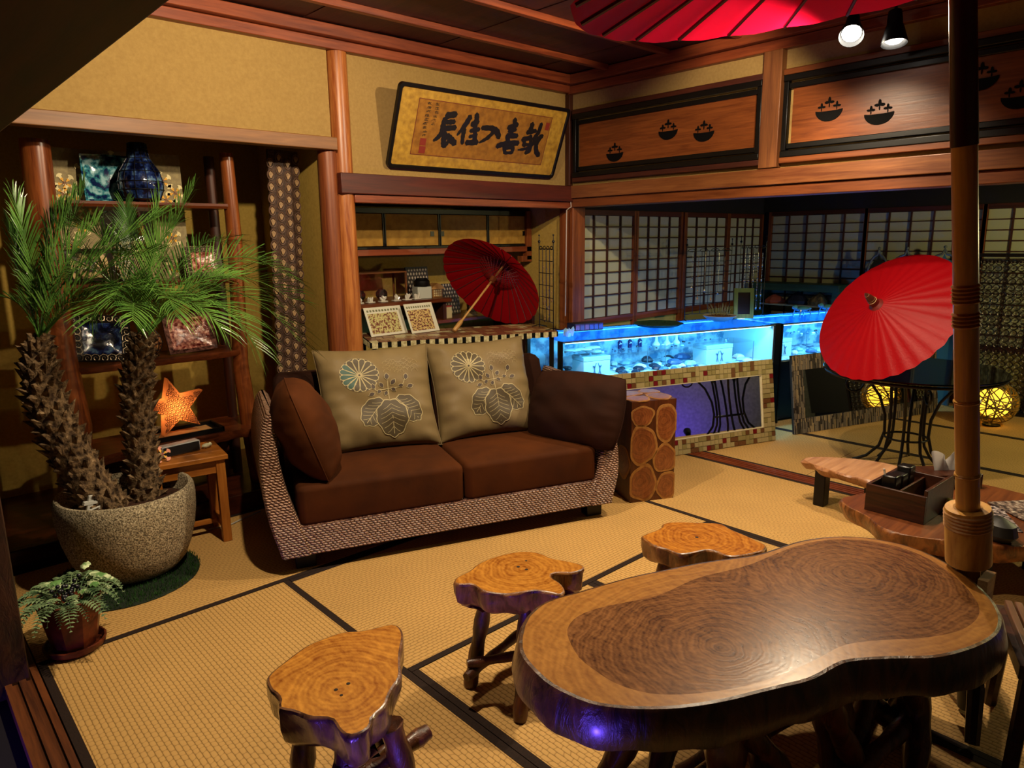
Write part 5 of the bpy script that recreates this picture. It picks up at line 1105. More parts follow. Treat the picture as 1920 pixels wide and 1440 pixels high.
# ================================================================== DISPLAY CASES
CA = math.radians(-17.2); CO = Vector((3.41, 3.22, 0)); CU = Vector((math.cos(CA), math.sin(CA), 0)); CV = Vector((-CU.y, CU.x, 0))
def cw(u, v, z): p = CO+CU*u+CV*v; return (p.x, p.y, z)
NAVYC = plain('case_navy', '060A1C', .35); CBED = mottled('case_bed_cyan_tint', '3A5A80', 'B8CCD4', 22, .7, 0, .40, .55); LED = emit('cyan_led', (.30, .80, 1.0), 8); ALU = plain('case_alu', '8AA0B0', .3, .8)  # case bed colour carries a blue tint for the cyan light
def glow_glass():  # case top glass with its blue glow and reflection put into the colour
    if 'case_top_blue_glow' in MC: return MC['case_top_blue_glow']
    m, N, L, b = base_mat('case_top_blue_glow', (1, 1, 1), .05); N.remove(b); out = N['Material Output']
    tr = N.new('ShaderNodeBsdfTransparent'); tr.inputs[0].default_value = (.35, .65, 1, 1); tl = N.new('ShaderNodeBsdfTranslucent'); tl.inputs[0].default_value = (.10, .35, 1, 1); gl = N.new('ShaderNodeBsdfGlossy'); gl.inputs['Roughness'].default_value = .03
    m1 = N.new('ShaderNodeMixShader'); m1.inputs[0].default_value = .07; m2 = N.new('ShaderNodeMixShader'); m2.inputs[0].default_value = .10
    L.new(tr.outputs[0], m1.inputs[1]); L.new(tl.outputs[0], m1.inputs[2]); L.new(m1.outputs[0], m2.inputs[1]); L.new(gl.outputs[0], m2.inputs[2]); L.new(m2.outputs[0], out.inputs[0])
    MC['case_top_blue_glow'] = m; return m
def display_case(u0, u1, label, watts, endpost):
    t = thing('display_case', label, 'display case', cw(u0, 0, 0), CA); L_ = u1-u0; D = .56
    b = MB(); b.box(0, L_, .03, D, .02, .50); b.build('case_base', NAVYC, t)
    b = MB(); b.box(0, L_, .0, D, .50, .512); b.build('case_floor', CBED, t)
    for nm, q in (('front_glass', (0.01, L_-.01, 0, .004, .512, .80)), ('light_catch_panel', (0.01, L_-.01, D-.006, D, .512, .79)), ('side_glass', (0, .004, 0, D, .512, .80)), ('top_glass', (0, L_, 0, D, .804, .810))):
        b = MB(); b.box(*q); b.build(nm, glow_glass() if nm == 'top_glass' else mottled('case_back_cyan_tint', '4A7A9A', 'A8C8D4', 9, .5, 0, .42, .56) if nm == 'light_catch_panel' else GL, t)  # back panel added to catch the cyan light, its colour tinted blue too
    b = MB(); b.box(L_-.01, L_-.004, .004, D, .512, .80); b.build('side_panel', plain('case_side_cyan_tint', 'A8C4D0', .6), t)  # bluish colour puts the cyan light into this white side panel
    for q in ((0, L_, -.004, .008, .794, .804), (0, L_, D-.008, D+.004, .794, .804), (0, L_, -.004, .006, .505, .514)): b = MB(); b.box(*q); b.build('edge_rail', ALU, t)
    b = MB(); b.box(.03, L_-.03, .012, .022, .786, .792); b.build('led_strip', LED, t); b = MB(); b.box(.03, L_-.03, D-.03, D-.02, .786, .792); b.build('led_strip', LED, t)
    for x in (0, L_): b = MB(); b.box(x-(.012 if x == 0 else .0), x+(.0 if x == 0 else endpost), -.006, .05, .0, .806); b.build('corner_post', plain('case_post', '05060C', .3), t)
    b = MB(); b.box(.05, L_-.08, .12, .36, .664, .670); b.build('glass_shelf', GL, t)
    for x in (.06, L_/2, L_-.09): b = MB(); b.box(x, x+.004, .125, .129, .512, .664); b.box(x, x+.004, .35, .354, .512, .664); b.build('shelf_pin', ALU, t)
    l = bpy.data.lights.new('case_light', 'AREA'); l.shape = 'RECTANGLE'; l.size = L_-.08; l.size_y = .03; l.energy = watts; l.color = (.10, .55, 1.0)
    lo = bpy.data.objects.new('case_light', l); COL.objects.link(lo); lo.parent = t; lo.location = (L_/2, .04, .782); lo.rotation_euler = (.55, 0, 0)
    return t
display_case(.0, 1.90, 'long glass display case glowing cyan, nearer the sofa', 30, .06)
display_case(1.985, 3.30, 'glass display case glowing cyan behind the right parasol', 22, .03)
ROCKS = [plain('rock_white', 'C8CCCC', .6), plain('rock_navy', '10182E', .4), plain('rock_blue', '3A5A8A', .4), plain('rock_pale', '8AA8B8', .5)]
RL = []
def rock(u, v, z, r, m, seed, where):
    rd = random.Random(seed); b = MB(); n_ = 9
    ph = [rd.uniform(0, 6.28) for _ in range(4)]
    b.lathe([(.0, 0), (r*.8, .0), (r, r*.25), (r*.85, r*.6), (r*.45, r*.85), (.0, r*.9)], n_, wob=lambda a, zz: .22*math.sin(2*a+ph[0]+zz*20)+.15*math.sin(3*a+ph[1]))
    o = b.build('mineral_specimen', ROCKS[m], None, cw(u, v, z), (0, 0, rd.uniform(0, 6)), smooth=False)
    lab = {'floor1': 'rough %s mineral lying on the floor of the long display case', 'shelf1': 'small %s mineral on the glass shelf of the long display case', 'floor2': 'rough %s mineral inside the further display case', 'shelf2': 'small %s stone on the shelf of the further display case'}[where] % ('white', 'navy', 'blue', 'pale')[m]
    RL.append((lab, u, o)); tag(o, lab, 'mineral', {'floor1': 'minerals in the long case', 'shelf1': 'stones on the long case shelf', 'floor2': 'minerals in the further case', 'shelf2': 'stones in the further case'}[where]); return o
rd = random.Random(77)
def scatter(n_, u0, u1, v0, v1, z, r0, r1, wh, ms):
    pl_ = []
    for k in range(n_*12):
        u, v, r = rd.uniform(u0, u1), rd.uniform(v0, v1), rd.uniform(r0, r1)
        if all((u-a)**2+(v-b_)**2 > (r+c)**2*1.25 for a, b_, c in pl_) and not any(q[0]-r < u < q[1]+r and v < q[2]+r for q in BX if z < .6):
            pl_.append((u, v, r)); rock(u, v, z, r, rd.choice(ms), rd.randrange(999), wh)
            if len(pl_) >= n_: break
BX = [(.23, .49, .36), (1.33, 1.63, .36), (2.03, 2.26, .36)]
scatter(38, .06, 1.80, .06, .30, .5125, .02, .05, 'floor1', (0, 1, 2, 3, 1)); scatter(14, .10, 1.8, .40, .48, .5125, .03, .06, 'floor1', (0, 1, 3, 2))
scatter(40, .10, 1.72, .14, .34, .6705, .007, .015, 'shelf1', (1, 2, 0, 1, 3)); scatter(14, 2.04, 3.15, .05, .30, .5125, .018, .04, 'floor2', (0, 1, 2, 3)); scatter(14, 2.1, 3.1, .14, .34, .6705, .008, .016, 'shelf2', (1, 2, 0))
ORD = 'first second third fourth fifth sixth seventh eighth ninth tenth eleventh twelfth thirteenth fourteenth fifteenth sixteenth seventeenth eighteenth nineteenth twentieth twenty-first twenty-second twenty-third twenty-fourth'.split()
for lab in sorted({r[0] for r in RL}):
    same = sorted([r for r in RL if r[0] == lab], key=lambda r: r[1])
    for k, r in enumerate(same):
        if len(same) > 1: r[2]['label'] = lab.replace(' of the long display case', ' of the long case').replace(' lying on', ' on')+', %s from the sofa end' % ORD[min(k, 23)]
SYM = plain('emboss_blue', '2A5A7A', .6)
def woodbox(u0, u1, v0, v1, h_, label, sym):
    t = thing('carved_box', label, 'box', cw((u0+u1)/2, (v0+v1)/2, .5125), CA); w_, d_ = u1-u0, v1-v0
    b = MB(); b.box(-w_/2, w_/2, -d_/2, d_/2, 0, h_*.78); b.build('box_body', plain('box_pale', '9AB0B4', .6), t, bev=.002); b = MB(); b.box(-w_/2-.002, w_/2+.002, -d_/2-.002, d_/2+.002, h_*.79, h_); b.build('box_lid', plain('box_lid', '8AA0A8', .6), t, bev=.002)
    b = MB()
    for (x, s) in ((-.022, 1), (.022, -1)):
        for q in (-1, 1): b.tube([(x+.010*q, -d_/2-.003, .015), (x+.002*q, -d_/2-.003, h_*.30), (x+.001*q, -d_/2-.003, h_*.42), (x+.014*q, -d_/2-.003, h_*(.62+.06*q*s))], .0026, 5)
        b.sphere((x, -d_/2-.003, h_*.52), .006, 7, 5)
    if sym: b.build('carved_figures', SYM, t)
woodbox(.25, .47, .14, .30, .145, 'pale carved box at the left end inside the long display case', True); woodbox(1.35, 1.61, .14, .30, .145, 'pale carved box at the right part inside the long display case', True); woodbox(2.05, 2.24, .14, .30, .145, 'blue grey box inside the further display case', True)
DB = plain('bottle_navy', '0C1640', .15); CK = plain('bottle_cap', '3A4A6A', .4)
for i, u in enumerate((.66, .75, .84)):
    t = thing('small_bottle', ('navy bottle on the glass shelf, first from the sofa', 'navy bottle on the glass shelf, middle of three', 'navy bottle on the glass shelf, third from the sofa')[i], 'bottle', cw(u, .30, .6705)); b = MB(); b.lathe([(.0, 0), (.016, 0), (.017, .004), (.017, .05), (.009, .06), (.0, .061)], 14); b.build('bottle_body', DB, t); b = MB(); b.lathe([(.008, .06), (.009, .062), (.009, .075), (.0, .076)], 10); b.build('cap', CK, t)
for i, u in enumerate((1.0, 1.10, 1.19)):
    t = thing('ring_cone', ('white ring display cone, first of three in the long case', 'white ring display cone, middle of three in the long case', 'white ring display cone, third of three in the long case')[i], 'display cone', cw(u, .31, .6705)); b = MB(); b.lathe([(.0, 0), (.030, 0), (.028, .01), (.012, .03), (.009, .09), (.0, .095)], 14); b.build('cone', WHITE, t)
t = thing('white_coral', 'spread of bright white coral plates on the long case shelf', 'coral', cw(.30, .24, .6705), CA)
for k in range(7): b = MB(); a = k*.9; b.lathe([(.0, 0), (.05, .004), (.06, .012), (.0, .014)], 10, (.10*math.cos(a), .05*math.sin(a), .0+.006*k), wob=lambda q, z: .2*math.sin(3*q+k)); b.build('coral_plate', ROCKS[0], t)
# things on the cases' tops
crystal('crystal_cluster', cw(.16, .20, .811), .045, plain('crystal_blue', '8AB8E0', .15), 14, 'clear crystal cluster on the corner of the long case', 'crystal', None, 5)
t = thing('mosaic_box', 'low red and purple mosaic box at the back corner of the long case', 'box', cw(.44, .44, .811), CA); b = MB(); b.box(-.12, .12, -.06, .06, 0, .055); b.build('box_body', plain('grout_dark', '1A0A10', .6), t)
mt_ = [MB().box(-.017, .017, -.003, 0, -.019, .019).mesh('box_tile', plain(n_, c_, .25)) for n_, c_ in (('tile_red', '6A0E1A'), ('tile_purple', '3A1260'), ('tile_wine', '4A0A20'))]
for k in range(6): obj('box_tile', mt_[(0, 2, 0, 1, 1, 1)[k]], t, (-.1+k*.04, -.0602, .028))
t = thing('woven_tray', 'flat dark green woven dish on the long case', 'dish', cw(1.05, .36, .811), CA); b = MB(); b.lathe([(.0, .004), (.12, .004), (.16, .016), (.185, .024), (.19, .020), (.15, .0), (.0, .0)], 28, wob=lambda a, z: .03*math.sin(7*a)); b.build('dish_body', mottled('seaweed', '0E1A10', '2A4A30', 60, .5, .5), t)
t = thing('grass_bowl', 'shallow brown bowl of dry grass on the long case', 'bowl', cw(1.66, .36, .811)); b = MB(); b.lathe([(.0, .0), (.05, .0), (.10, .02), (.135, .045), (.13, .048), (.09, .03), (.0, .026)], 24); b.build('bowl_body', plain('bowl_white', 'A09884', .4), t); b = MB(); b.lathe([(.115, .04), (.06, .05), (.0, .052)], 20); b.build('bowl_soil', mottled('soil_warm', '3A2010', '6A3C1C', 60, .9, .6), t)
b = MB(); rd = random.Random(5)
for k in range(46): a = rd.uniform(0, 6.28); r = rd.uniform(.01, .09); L_ = rd.uniform(.04, .10); x, y = r*math.cos(a), r*math.sin(a); b.tube([(x, y, .05), (x*1.1, y*1.1, .05+L_*.6), (x*1.45, y*1.45, .05+L_)], [.0016, .0012, .0004], 4)
b.build('dry_grass', plain('dry_grass', '7A7A4A', .7), t)
gridstand('wire_grid_stand', 'wide black wire grid stand with fine necklaces before the lattice windows', cw(1.68, .535, .811), CA, .47, .60, 6, 6, [(-.38, .9, .45, SILV, 2), (-.25, .88, .3, BEAD, 3), (-.1, .92, .4, SILV, 2), (.05, .86, .28, BEAD, 3), (.2, .9, .36, SILV, 2), (.33, .85, .42, BEAD, 2)])
gridstand('wire_grid_stand', 'black wire stand hung with silver pendants beside the green bench', cw(2.12, .50, .811), CA, .28, .62, 4, 6, [(x*.17, z, z-.16, SILV, 4) for z in (.86, .66, .46, .28) for x in (-2, -1, 0, 1, 2)])
t = thing('glass_turtle', 'pale blue glass turtle on legs on the further case, nearer the post', 'figurine', cw(2.42, .22, .811), CA); TG = plain('aqua_glass', '5AA8B8', .15)
def turtle(t):
    b = MB(); b.sphere((0, 0, .07), .055, 12, 7, (1.25, .8, .42)); b.build('shell', TG, t); b = MB(); b.sphere((-.085, 0, .088), .024, 8, 5, (1.2, .8, .8)); b.build('head', TG, t)
    for x in (-.05, .05):
        for y in (-.03, .03): b = MB(); b.tube([(x, y, .065), (x*1.2, y*1.2, .03), (x*1.15, y*1.2, 0)], .006, 6); b.build('leg', TG, t)
    b = MB(); b.sphere((.08, 0, .07), .018, 8, 5, (1.3, .8, .7)); b.build('tail_fin', TG, t)
turtle(t); t = thing('glass_turtle', 'pale blue glass turtle on the further case, half behind the parasol', 'figurine', cw(2.72, .22, .811), CA); turtle(t)
# ================================================================== MIRRORS
def leaner(name, label, br, ang, L_, H_, fw, lean):
    t = thing(name, label, 'mirror', br, rot=(-lean, 0, 0)); t.rotation_mode = 'ZYX' if False else 'XYZ'
    t.rotation_euler = (Matrix.Rotation(ang, 4, 'Z') @ Matrix.Rotation(-lean, 4, 'X')).to_euler()
    b = MB(); b.box(-L_+fw, -fw, -.004, .002, fw, H_-fw); b.build('mirror_glass', MIRROR, t)
    return t
M1L, M1H, FW = 1.63, .60, .105
t = leaner('mosaic_mirror', 'long low mirror framed in cream, brown and red mosaic, leaning on the case', (4.832, 2.408, 0.001), math.radians(-19.5), M1L, M1H, FW, .14)
b = MB()
for q in ((-M1L, 0, 0, FW), (-M1L, 0, M1H-FW, M1H), (-M1L, -M1L+FW, FW, M1H-FW), (-FW, 0, FW, M1H-FW)): b.box(q[0], q[1], -.010, .012, q[2], q[3])
b.build('frame_backing', plain('grout_cream', 'A89A70', .8), t)
b = MB()
for q in ((-M1L+FW, -FW, FW, FW+.006), (-M1L+FW, -FW, M1H-FW-.006, M1H-FW), (-FW-.006, -FW, FW, M1H-FW), (-M1L+FW, -M1L+FW+.006, FW, M1H-FW)): b.box(q[0], q[1], -.014, -.004, q[2], q[3])
b.build('inner_bead', plain('bead_cream', 'C8BC98', .5), t)
MM = [MB().box(-.5, .5, -.016, -.010, -.5, .5).mesh('mosaic_tile', m_) for m_ in (mottled('mt_cream', '8A7A4C', 'B8A878', 40, .35, .2), mottled('mt_olive', '7A6E3E', '9A8C5A', 40, .35, .2), mottled('mt_brown', '4A2A14', '7A5230', 30, .35, .2), plain('mt_red', '6A0A0E', .3))]
rd = random.Random(31)
def tiles(x0, x1, z0, z1, parent):
    c = FW/3; nx = max(1, round((x1-x0)/c)); nz = max(1, round((z1-z0)/c)); cx, cz = (x1-x0)/nx, (z1-z0)/nz; used = set()
    for i in range(nx):
        for j in range(nz):
            if (i, j) in used: continue
            w_ = h_ = 1
            if rd.random() < .22 and i+1 < nx and (i+1, j) not in used: w_ = 2; used.add((i+1, j))
            elif rd.random() < .2 and j+1 < nz and (i, j+1) not in used: h_ = 2; used.add((i, j+1))
            used.add((i, j))
            k = rd.choices((0, 1, 2, 3), (5, 3.5, 1.7, 1.3))[0]
            if w_*h_ > 1 and k == 3: k = 0
            obj('mosaic_tile', MM[k], parent, (x0+(i+w_/2)*cx, 0, z0+(j+h_/2)*cz), scale=(cx*w_-.004, 1, cz*h_-.004))
tiles(-M1L, 0, 0, FW, t); tiles(-M1L, 0, M1H-FW, M1H, t); tiles(-M1L, -M1L+FW, FW, M1H-FW, t); tiles(-FW, 0, FW, M1H-FW, t)
M2L, F2 = 1.62, .115
a2 = math.radians(-18.5); br2 = (5.068+M2L*math.cos(a2), 2.376+M2L*math.sin(a2), .001)
t = leaner('stone_mirror', 'long low mirror framed in split grey stone sticks behind the glass table', br2, a2, M2L, M1H, F2, .14)
b = MB()
for q in ((-M2L, 0, 0, F2), (-M2L, 0, M1H-F2, M1H), (-M2L, -M2L+F2, F2, M1H-F2), (-F2, 0, F2, M1H-F2)): b.box(q[0], q[1], -.006, .012, q[2], q[3])
b.build('frame_backing', plain('grout_dark2', '16120E', .9), t)
b = MB(); rd = random.Random(8)
def sticks(x0, x1, z0, z1):
    x = x0
    while x < x1-.004:
        w_ = min(rd.uniform(.007, .013), x1-x); z = z0
        while z < z1-.004:
            h_ = min(rd.uniform(.03, .09), z1-z); b.mat(rd.choices((0, 1, 2), (4, 3, 2))[0]); d_ = rd.uniform(-.014, -.008); b.box(x, x+w_-.0025, d_, -.006, z, z+h_-.003); z += h_
        x += w_
sticks(-M2L, 0, 0, F2); sticks(-M2L, 0, M1H-F2, M1H); sticks(-M2L, -M2L+F2, F2, M1H-F2); sticks(-F2, 0, F2, M1H-F2)
o = b.build('stone_sticks', [plain('st_grey', '6A5E50', .6), plain('st_dark', '2E2620', .6), plain('st_tan', '8A7658', .6)], t, smooth=False); o['kind'] = 'stuff'
# ================================================================== LOG BLOCK
cs = [Vector((3.055, 2.366)), Vector((3.318, 2.240)), Vector((3.430, 2.478)), Vector((3.160, 2.612))]
ctr = sum(cs, Vector((0, 0)))/4; ang = math.atan2(cs[1].y-cs[0].y, cs[1].x-cs[0].x); W_ = .285; H_ = .592
t = thing('log_block_table', 'tall block side table of sliced logs set in dark resin', 'side table', (ctr.x, ctr.y, 0), ang)
b = MB(); b.box(-W_/2+.004, W_/2-.004, -W_/2+.004, W_/2-.004, 0, H_-.002); b.build('resin_core', wood('block_side', '3A1A0A', '5E3014', 'z', .35), t)
def logmat(i): return ring_mat('log_slice_%d' % i, [(.01*(i-3), .012*((i*2) % 3-1), 1, 1)], '5A2A10', '94562A', 200, .3, noisy=.06)
LM = [logmat(i) for i in range(3)]; SAPM = mottled('log_sap', '8A5C2C', 'A4743A', 40, .4, .1)
def disc(cx, cz, rx, rz, face, i):
    """log slice set in one face of the block, clipped at the block's edges"""
    pts = []
    for k in range(30):
        a = k*2*PI/30; r = 1+.06*math.sin(3*a+i)+.04*math.sin(5*a+2*i); x = max(-W_/2, min(W_/2, cx+rx*r*math.cos(a))); z = max(0.0, min(H_, cz+rz*r*math.sin(a))); pts.append((x, z))
    d_ = MB(); d_.loft([[(x-cx, z-cz, -.004) for x, z in pts], [(x-cx, z-cz, .0015) for x, z in pts]])
    R_ = {'f': Matrix.Translation((cx, -W_/2+.003, cz)) @ Matrix.Rotation(PI/2, 4, 'X'), 'l': Matrix.Translation((-W_/2+.003, -cx, cz)) @ Matrix.Rotation(-PI/2, 4, 'Z') @ Matrix.Rotation(PI/2, 4, 'X'), 'r': Matrix.Translation((W_/2-.003, cx, cz)) @ Matrix.Rotation(PI/2, 4, 'Z') @ Matrix.Rotation(PI/2, 4, 'X'), 't': Matrix.Translation((cx, cz-W_/2, H_-.001))}[face]
    o = d_.build('log_slice', SAPM, t, smooth=False); o.matrix_local = R_
    e = MB(); e.loft([[((x-cx)*.84, (z-cz)*.84, .0005) for x, z in pts], [((x-cx)*.84, (z-cz)*.84, .0025) for x, z in pts]]); e.build('heartwood', LM[i % 3], o, smooth=False)
for i, (cx, cz, rx, rz) in enumerate(((-.072, .505, .074, .060), (.080, .455, .072, .115), (-.066, .335, .090, .118), (.076, .245, .078, .085), (-.060, .110, .090, .110), (.092, .078, .066, .090))): disc(cx, cz, rx, rz, 'f', i)
for i, (cx, cz, rx, rz) in enumerate(((-.05, .46, .08, .09), (.05, .22, .08, .10))): disc(cx, cz, rx, rz, 'l', i); disc(cx, cz, rx, rz, 'r', i+1)
for i, (cx, cz, rx, rz) in enumerate(((-.07, .07, .075, .07), (.075, .09, .07, .085), (-.06, .21, .08, .07), (.08, .225, .065, .06))): disc(cx, cz, rx, rz, 't', i)
# ================================================================== IRON TABLE
t = thing('iron_table', 'round dark glass table on curled black iron legs', 'table', (4.83, 1.525, 0)); R_ = .52
b = MB(); b.lathe([(.0, .636), (R_-.005, .636), (R_, .640), (R_, .644), (R_-.005, .648), (.0, .648)], 64); b.build('glass_top', plain('smoked_glass', '05070A', .06), t)
b = MB(); b.tube([(.50*math.cos(q*PI/24), .50*math.sin(q*PI/24), .622) for q in range(49)], .009, 8); b.build('rim_ring', BLACKM, t)
b = MB(); b.tube([(.125*math.cos(q*PI/16), .125*math.sin(q*PI/16), .20) for q in range(33)], .007, 8); b.build('waist_ring', BLACKM, t)
for k in range(8):
    a = k*PI/4+.2; c_, s_ = math.cos(a), math.sin(a); b = MB(); pr = [(.30, .0), (.22, .04), (.15, .12), (.125, .22), (.13, .33), (.17, .45), (.25, .56), (.34, .612)]
    if k % 2: pr = [(.24, .0), (.19, .05), (.14, .13), (.125, .22), (.122, .34), (.13, .48), (.145, .62)]
    b.tube([(r*c_, r*s_, z) for r, z in pr], .0095, 8); b.build('leg', BLACKM, t)
for k in range(4):
    a = k*PI/2+.6; c_, s_ = math.cos(a), math.sin(a); b = MB(); b.tube([((.34+.075*(1-q/16)*math.cos(q*.55+2.2))*c_, (.34+.075*(1-q/16)*math.cos(q*.55+2.2))*s_, .545+.075*(1-q/16)*math.sin(q*.55+2.2)) for q in range(15)], .007, 6); b.build('iron_scroll', BLACKM, t)
# ================================================================== FURTHER ROOM FURNITURE
def dome(loc, rz, w_, h_, m, label):
    t = thing('arched_mirror', label, 'mirror', loc, rz); out = []
    for k in range(41):
        f = k/40; s = -1+2*f; z = h_*(.88+.09*(1-abs(s)**2.2)**.8) if abs(s) < 1 else h_*.88
        if abs(s) < .18: z += h_*.035*(1-abs(s)/.18)**2
        out.append((s*w_/2, z))
    o = [(-w_/2, 0)]+out+[(w_/2, 0)]
    b = MB(); b.loft([[(x*.94, -.003, z*.97) for x, z in o], [(x*.94, .003, z*.97) for x, z in o]]); b.build('arched_pane', m, t)
    b = MB(); b.tube([(x, 0, z) for x, z in o], .010, 8); b.build('silver_rim', plain('silver_paint', '6A7070', .4, .4), t); b = MB(); b.sphere((0, 0, h_*1.015), .014, 8, 5); b.build('knob', MC['silver_paint'], t)
dome((6.90, 2.555, 0), PI/2, .17, 1.34, plain('pane_green', '14241C', .15), 'narrow green arched mirror panel behind the parasol'); dome((6.90, 2.32, 0), PI/2, .27, 1.34, plain('pane_blue', '101E3A', .15), 'dark blue arched mirror panel behind the parasol'); dome((6.90, 2.02, 0), PI/2, .30, 1.35, plain('pane_sky', '3A6A80', .15), 'sky blue arched mirror panel behind the parasol')
GRN = wood('green_paint', '142A1A', '2A4A2E', 'y', .5); GRN2 = wood('pale_green_paint', '5A6A2E', '7A8A40', 'z', .5)
t = thing('green_bench', 'dark green painted bench shelf under the dim lattice window', 'bench', (6.87, 3.26, 0)); b = MB(); b.box(-.14, .14, -.44, .44, .95, 1.02); b.build('bench_top', GRN, t, bev=.004)
for y in (-.40, .40): b = MB(); b.box(-.12, .14, y-.03, y+.03, 0, .95); b.build('bench_leg', GRN, t)
b = MB(); b.box(-.10, .10, -.37, .37, .80, .815); b.build('white_strip', plain('strip_white', '8A9498', .5), t)
t = thing('picture_frame', 'pale green wooden frame standing on the case beside the grass bowl', 'picture frame', cw(1.95, .40, .811), rot=(-.10, 0, CA-.5)); b = MB()
for q in ((-.08, .08, 0, .035), (-.08, .08, .215, .25), (-.08, -.05, .035, .215), (.05, .08, .035, .215)): b.box(q[0], q[1], -.012, .012, q[2], q[3])
b.build('frame_wood', GRN2, t); b = MB(); b.box(-.05, .05, -.004, .004, .035, .215); b.build('dark_pane', plain('dark_pane', '1C1A12', .3), t)
for i, (y, m_, lb) in enumerate(((3.42, plain('salt_rock', '8A3A18', .6), 'orange salt rock on the green bench ledge'), (3.18, plain('dark_rock', '0C0806', .6), 'tall pointed dark rock on the green bench ledge'), (2.96, mottled('husk', '3A2A10', '7A5A24', 30, .7, .4), 'brown husk ball on the green bench ledge'))):
    b = MB(); h_ = (.09, .125, .12)[i]; b.lathe([(.0, 0), (.09, 0), (.10, h_*.3), (.06, h_*.7), (.01, h_), (.0, h_)], 12, wob=lambda a, z: .15*math.sin(3*a+i)); tag(b.build('rock', m_, None, (6.84, y+.08, .8155), smooth=False), lb, 'rock')
# pierced screen
def ringscreen(loc, rz, w_, h_, label):
    t = thing('pierced_screen', label, 'screen', loc, rz); b = MB()
    for q in ((-w_/2, w_/2, 0, .03), (-w_/2, w_/2, h_-.03, h_), (-w_/2, -w_/2+.025, .03, h_-.03), (w_/2-.025, w_/2, .03, h_-.03)): b.box(q[0], q[1], -.012, .012, q[2], q[3])
    b.build('screen_frame', BLACKM, t); b = MB(); p = .052; r = .023; nx = int((w_-.05)/p); nz = int((h_-.06)/p); rm = MB()
    for i in range(nx):
        for j in range(nz):
            cx = -w_/2+.025+p*(i+.5); cz = .03+p*(j+.5); b.tube([(cx+r*math.cos(q*PI/5), 0, cz+r*math.sin(q*PI/5)) for q in range(11)], .0042, 4); rm.sphere((cx, -.004, cz), .008, 6, 4)
    o = b.build('pierced_rings', plain('screen_bronze', '3A3028', .35, .7), t); o['kind'] = 'stuff'; o = rm.build('bright_studs', plain('stud_silver', '8A8070', .3, .8), t); o['kind'] = 'stuff'
ringscreen((6.86, 1.50, 0), PI/2+.06, .62, 1.32, 'black pierced ring screen standing behind the iron table'); ringscreen((6.70, .84, 0), PI/2-.35, .62, 1.36, 'black pierced ring screen at the right edge behind the pole')
def ball_lamp(loc, r, label, watts):
    t = thing('rattan_lamp', label, 'lamp', loc); b = MB(); rd = random.Random(int(loc[1]*100))
    for k in range(30):
        ax = Vector((rd.gauss(0, 1), rd.gauss(0, 1), rd.gauss(0, 1))).normalized(); e1 = ax.orthogonal().normalized(); e2 = ax.cross(e1); off = rd.uniform(-.5, .5); rr_ = r*math.sqrt(1-off*off); b.tube([Vector((0, 0, r+.02))+ax*off*r+(e1*math.cos(q*PI/10)+e2*math.sin(q*PI/10))*rr_ for q in range(21)], .0042, 5)
    b.build('woven_ball', wood('rattan_ball', '5A4620', '8A7034', 'x', .5), t); b = MB(); b.sphere((0, 0, r+.02), r*.72, 16, 10); b.build('paper_core', paper('lamp_paper', 'B89A40', .6), t)
    b = MB(); b.sphere((0, 0, r+.02), .025, 10, 6); b.build('bulb', emit('ball_bulb', (1, .80, .40), 8), t); b = MB(); b.lathe([(.0, 0), (.06, 0), (.06, .012), (.0, .02)], 14); b.build('foot', BLACKM, t)
    l = bpy.data.lights.new('ball_light', 'POINT'); l.energy = watts; l.color = (1, .78, .36); l.shadow_soft_size = .04; lo = bpy.data.objects.new('ball_light', l); COL.objects.link(lo); lo.parent = t; lo.location = (0, 0, r+.02)
ball_lamp((6.40, 1.42, 0), .165, 'glowing rattan ball lamp behind the iron table and bamboo pole', 10)

t = thing('fill_lamp', 'unseen fill lamp with a dark cone shade, added in the further room right of the view', 'lamp', (5.75, .15, 1.62)); b = MB(); b.lathe([(.02, .14), (.03, .13), (.16, .0), (.157, .0), (.028, .12)], 24); b.build('cone_shade', BLACKM, t); b = MB(); b.tube([(0, 0, .13), (0, 0, .68)], .004, 6); b.build('cord', BLACKM, t)  # unseen lamp added to brighten the paper windows of the further room
b = MB(); b.sphere((0, 0, .03), .03, 10, 6); b.build('bulb', emit('fill_bulb', (1, .85, .45), 10), t)
l = bpy.data.lights.new('fill_light', 'POINT'); l.energy = 85; l.color = (1, .88, .40); l.shadow_soft_size = .035; lo = bpy.data.objects.new('fill_light', l); COL.objects.link(lo); lo.parent = t; lo.location = (0, 0, -.03)
# ================================================================== LOW SLABS AT THE RIGHT
def slab(name, label, cat, P, z, th, face, barkm, legs, seed):
    c, Q = centred(ccw(resample(P, 70))); t = thing(name, label, cat, (c.x, c.y, 0)); n = len(Q); rings = []
    for (d, zz, w_) in ((.08, z-th-.004, 0), (.03, z-th, 1), (.010, z-th*.6, 1), (.0, z-th*.25, 1), (.003, z-.004, .3), (.008, z, 0)):
        rings.append([(p.x+.008*w_*math.sin(i*.9+seed), p.y+.008*w_*math.cos(i*1.1), zz+.005*w_*math.sin(i*.6)) for i, p in enumerate(inset(Q, d))])
    b = MB(); b.loft(rings, True, True, False); b.build('live_edge', barkm, t); b = MB(); b.add([(p[0], p[1], z) for p in rings[-1]], [tuple(range(n))]); b.build('cut_face', face, t, smooth=False)
    for i, (x, y) in enumerate(legs): b = MB(); b.box(x-c.x-.035, x-c.x+.035, y-c.y-.03, y-c.y+.03, 0, z-th+.01); b.build('block_leg', BLACK, t, bev=.005)
    return t
PINK = wood('pink_slab', '8A5A3A', 'B88A64', 'x', .4, .8); BURL = bark_mat('burl_bark', '4A2410', '9A6030', .35); ORSL = wood('orange_slab', '4E2410', '7A421C', 'x', .4, .8)
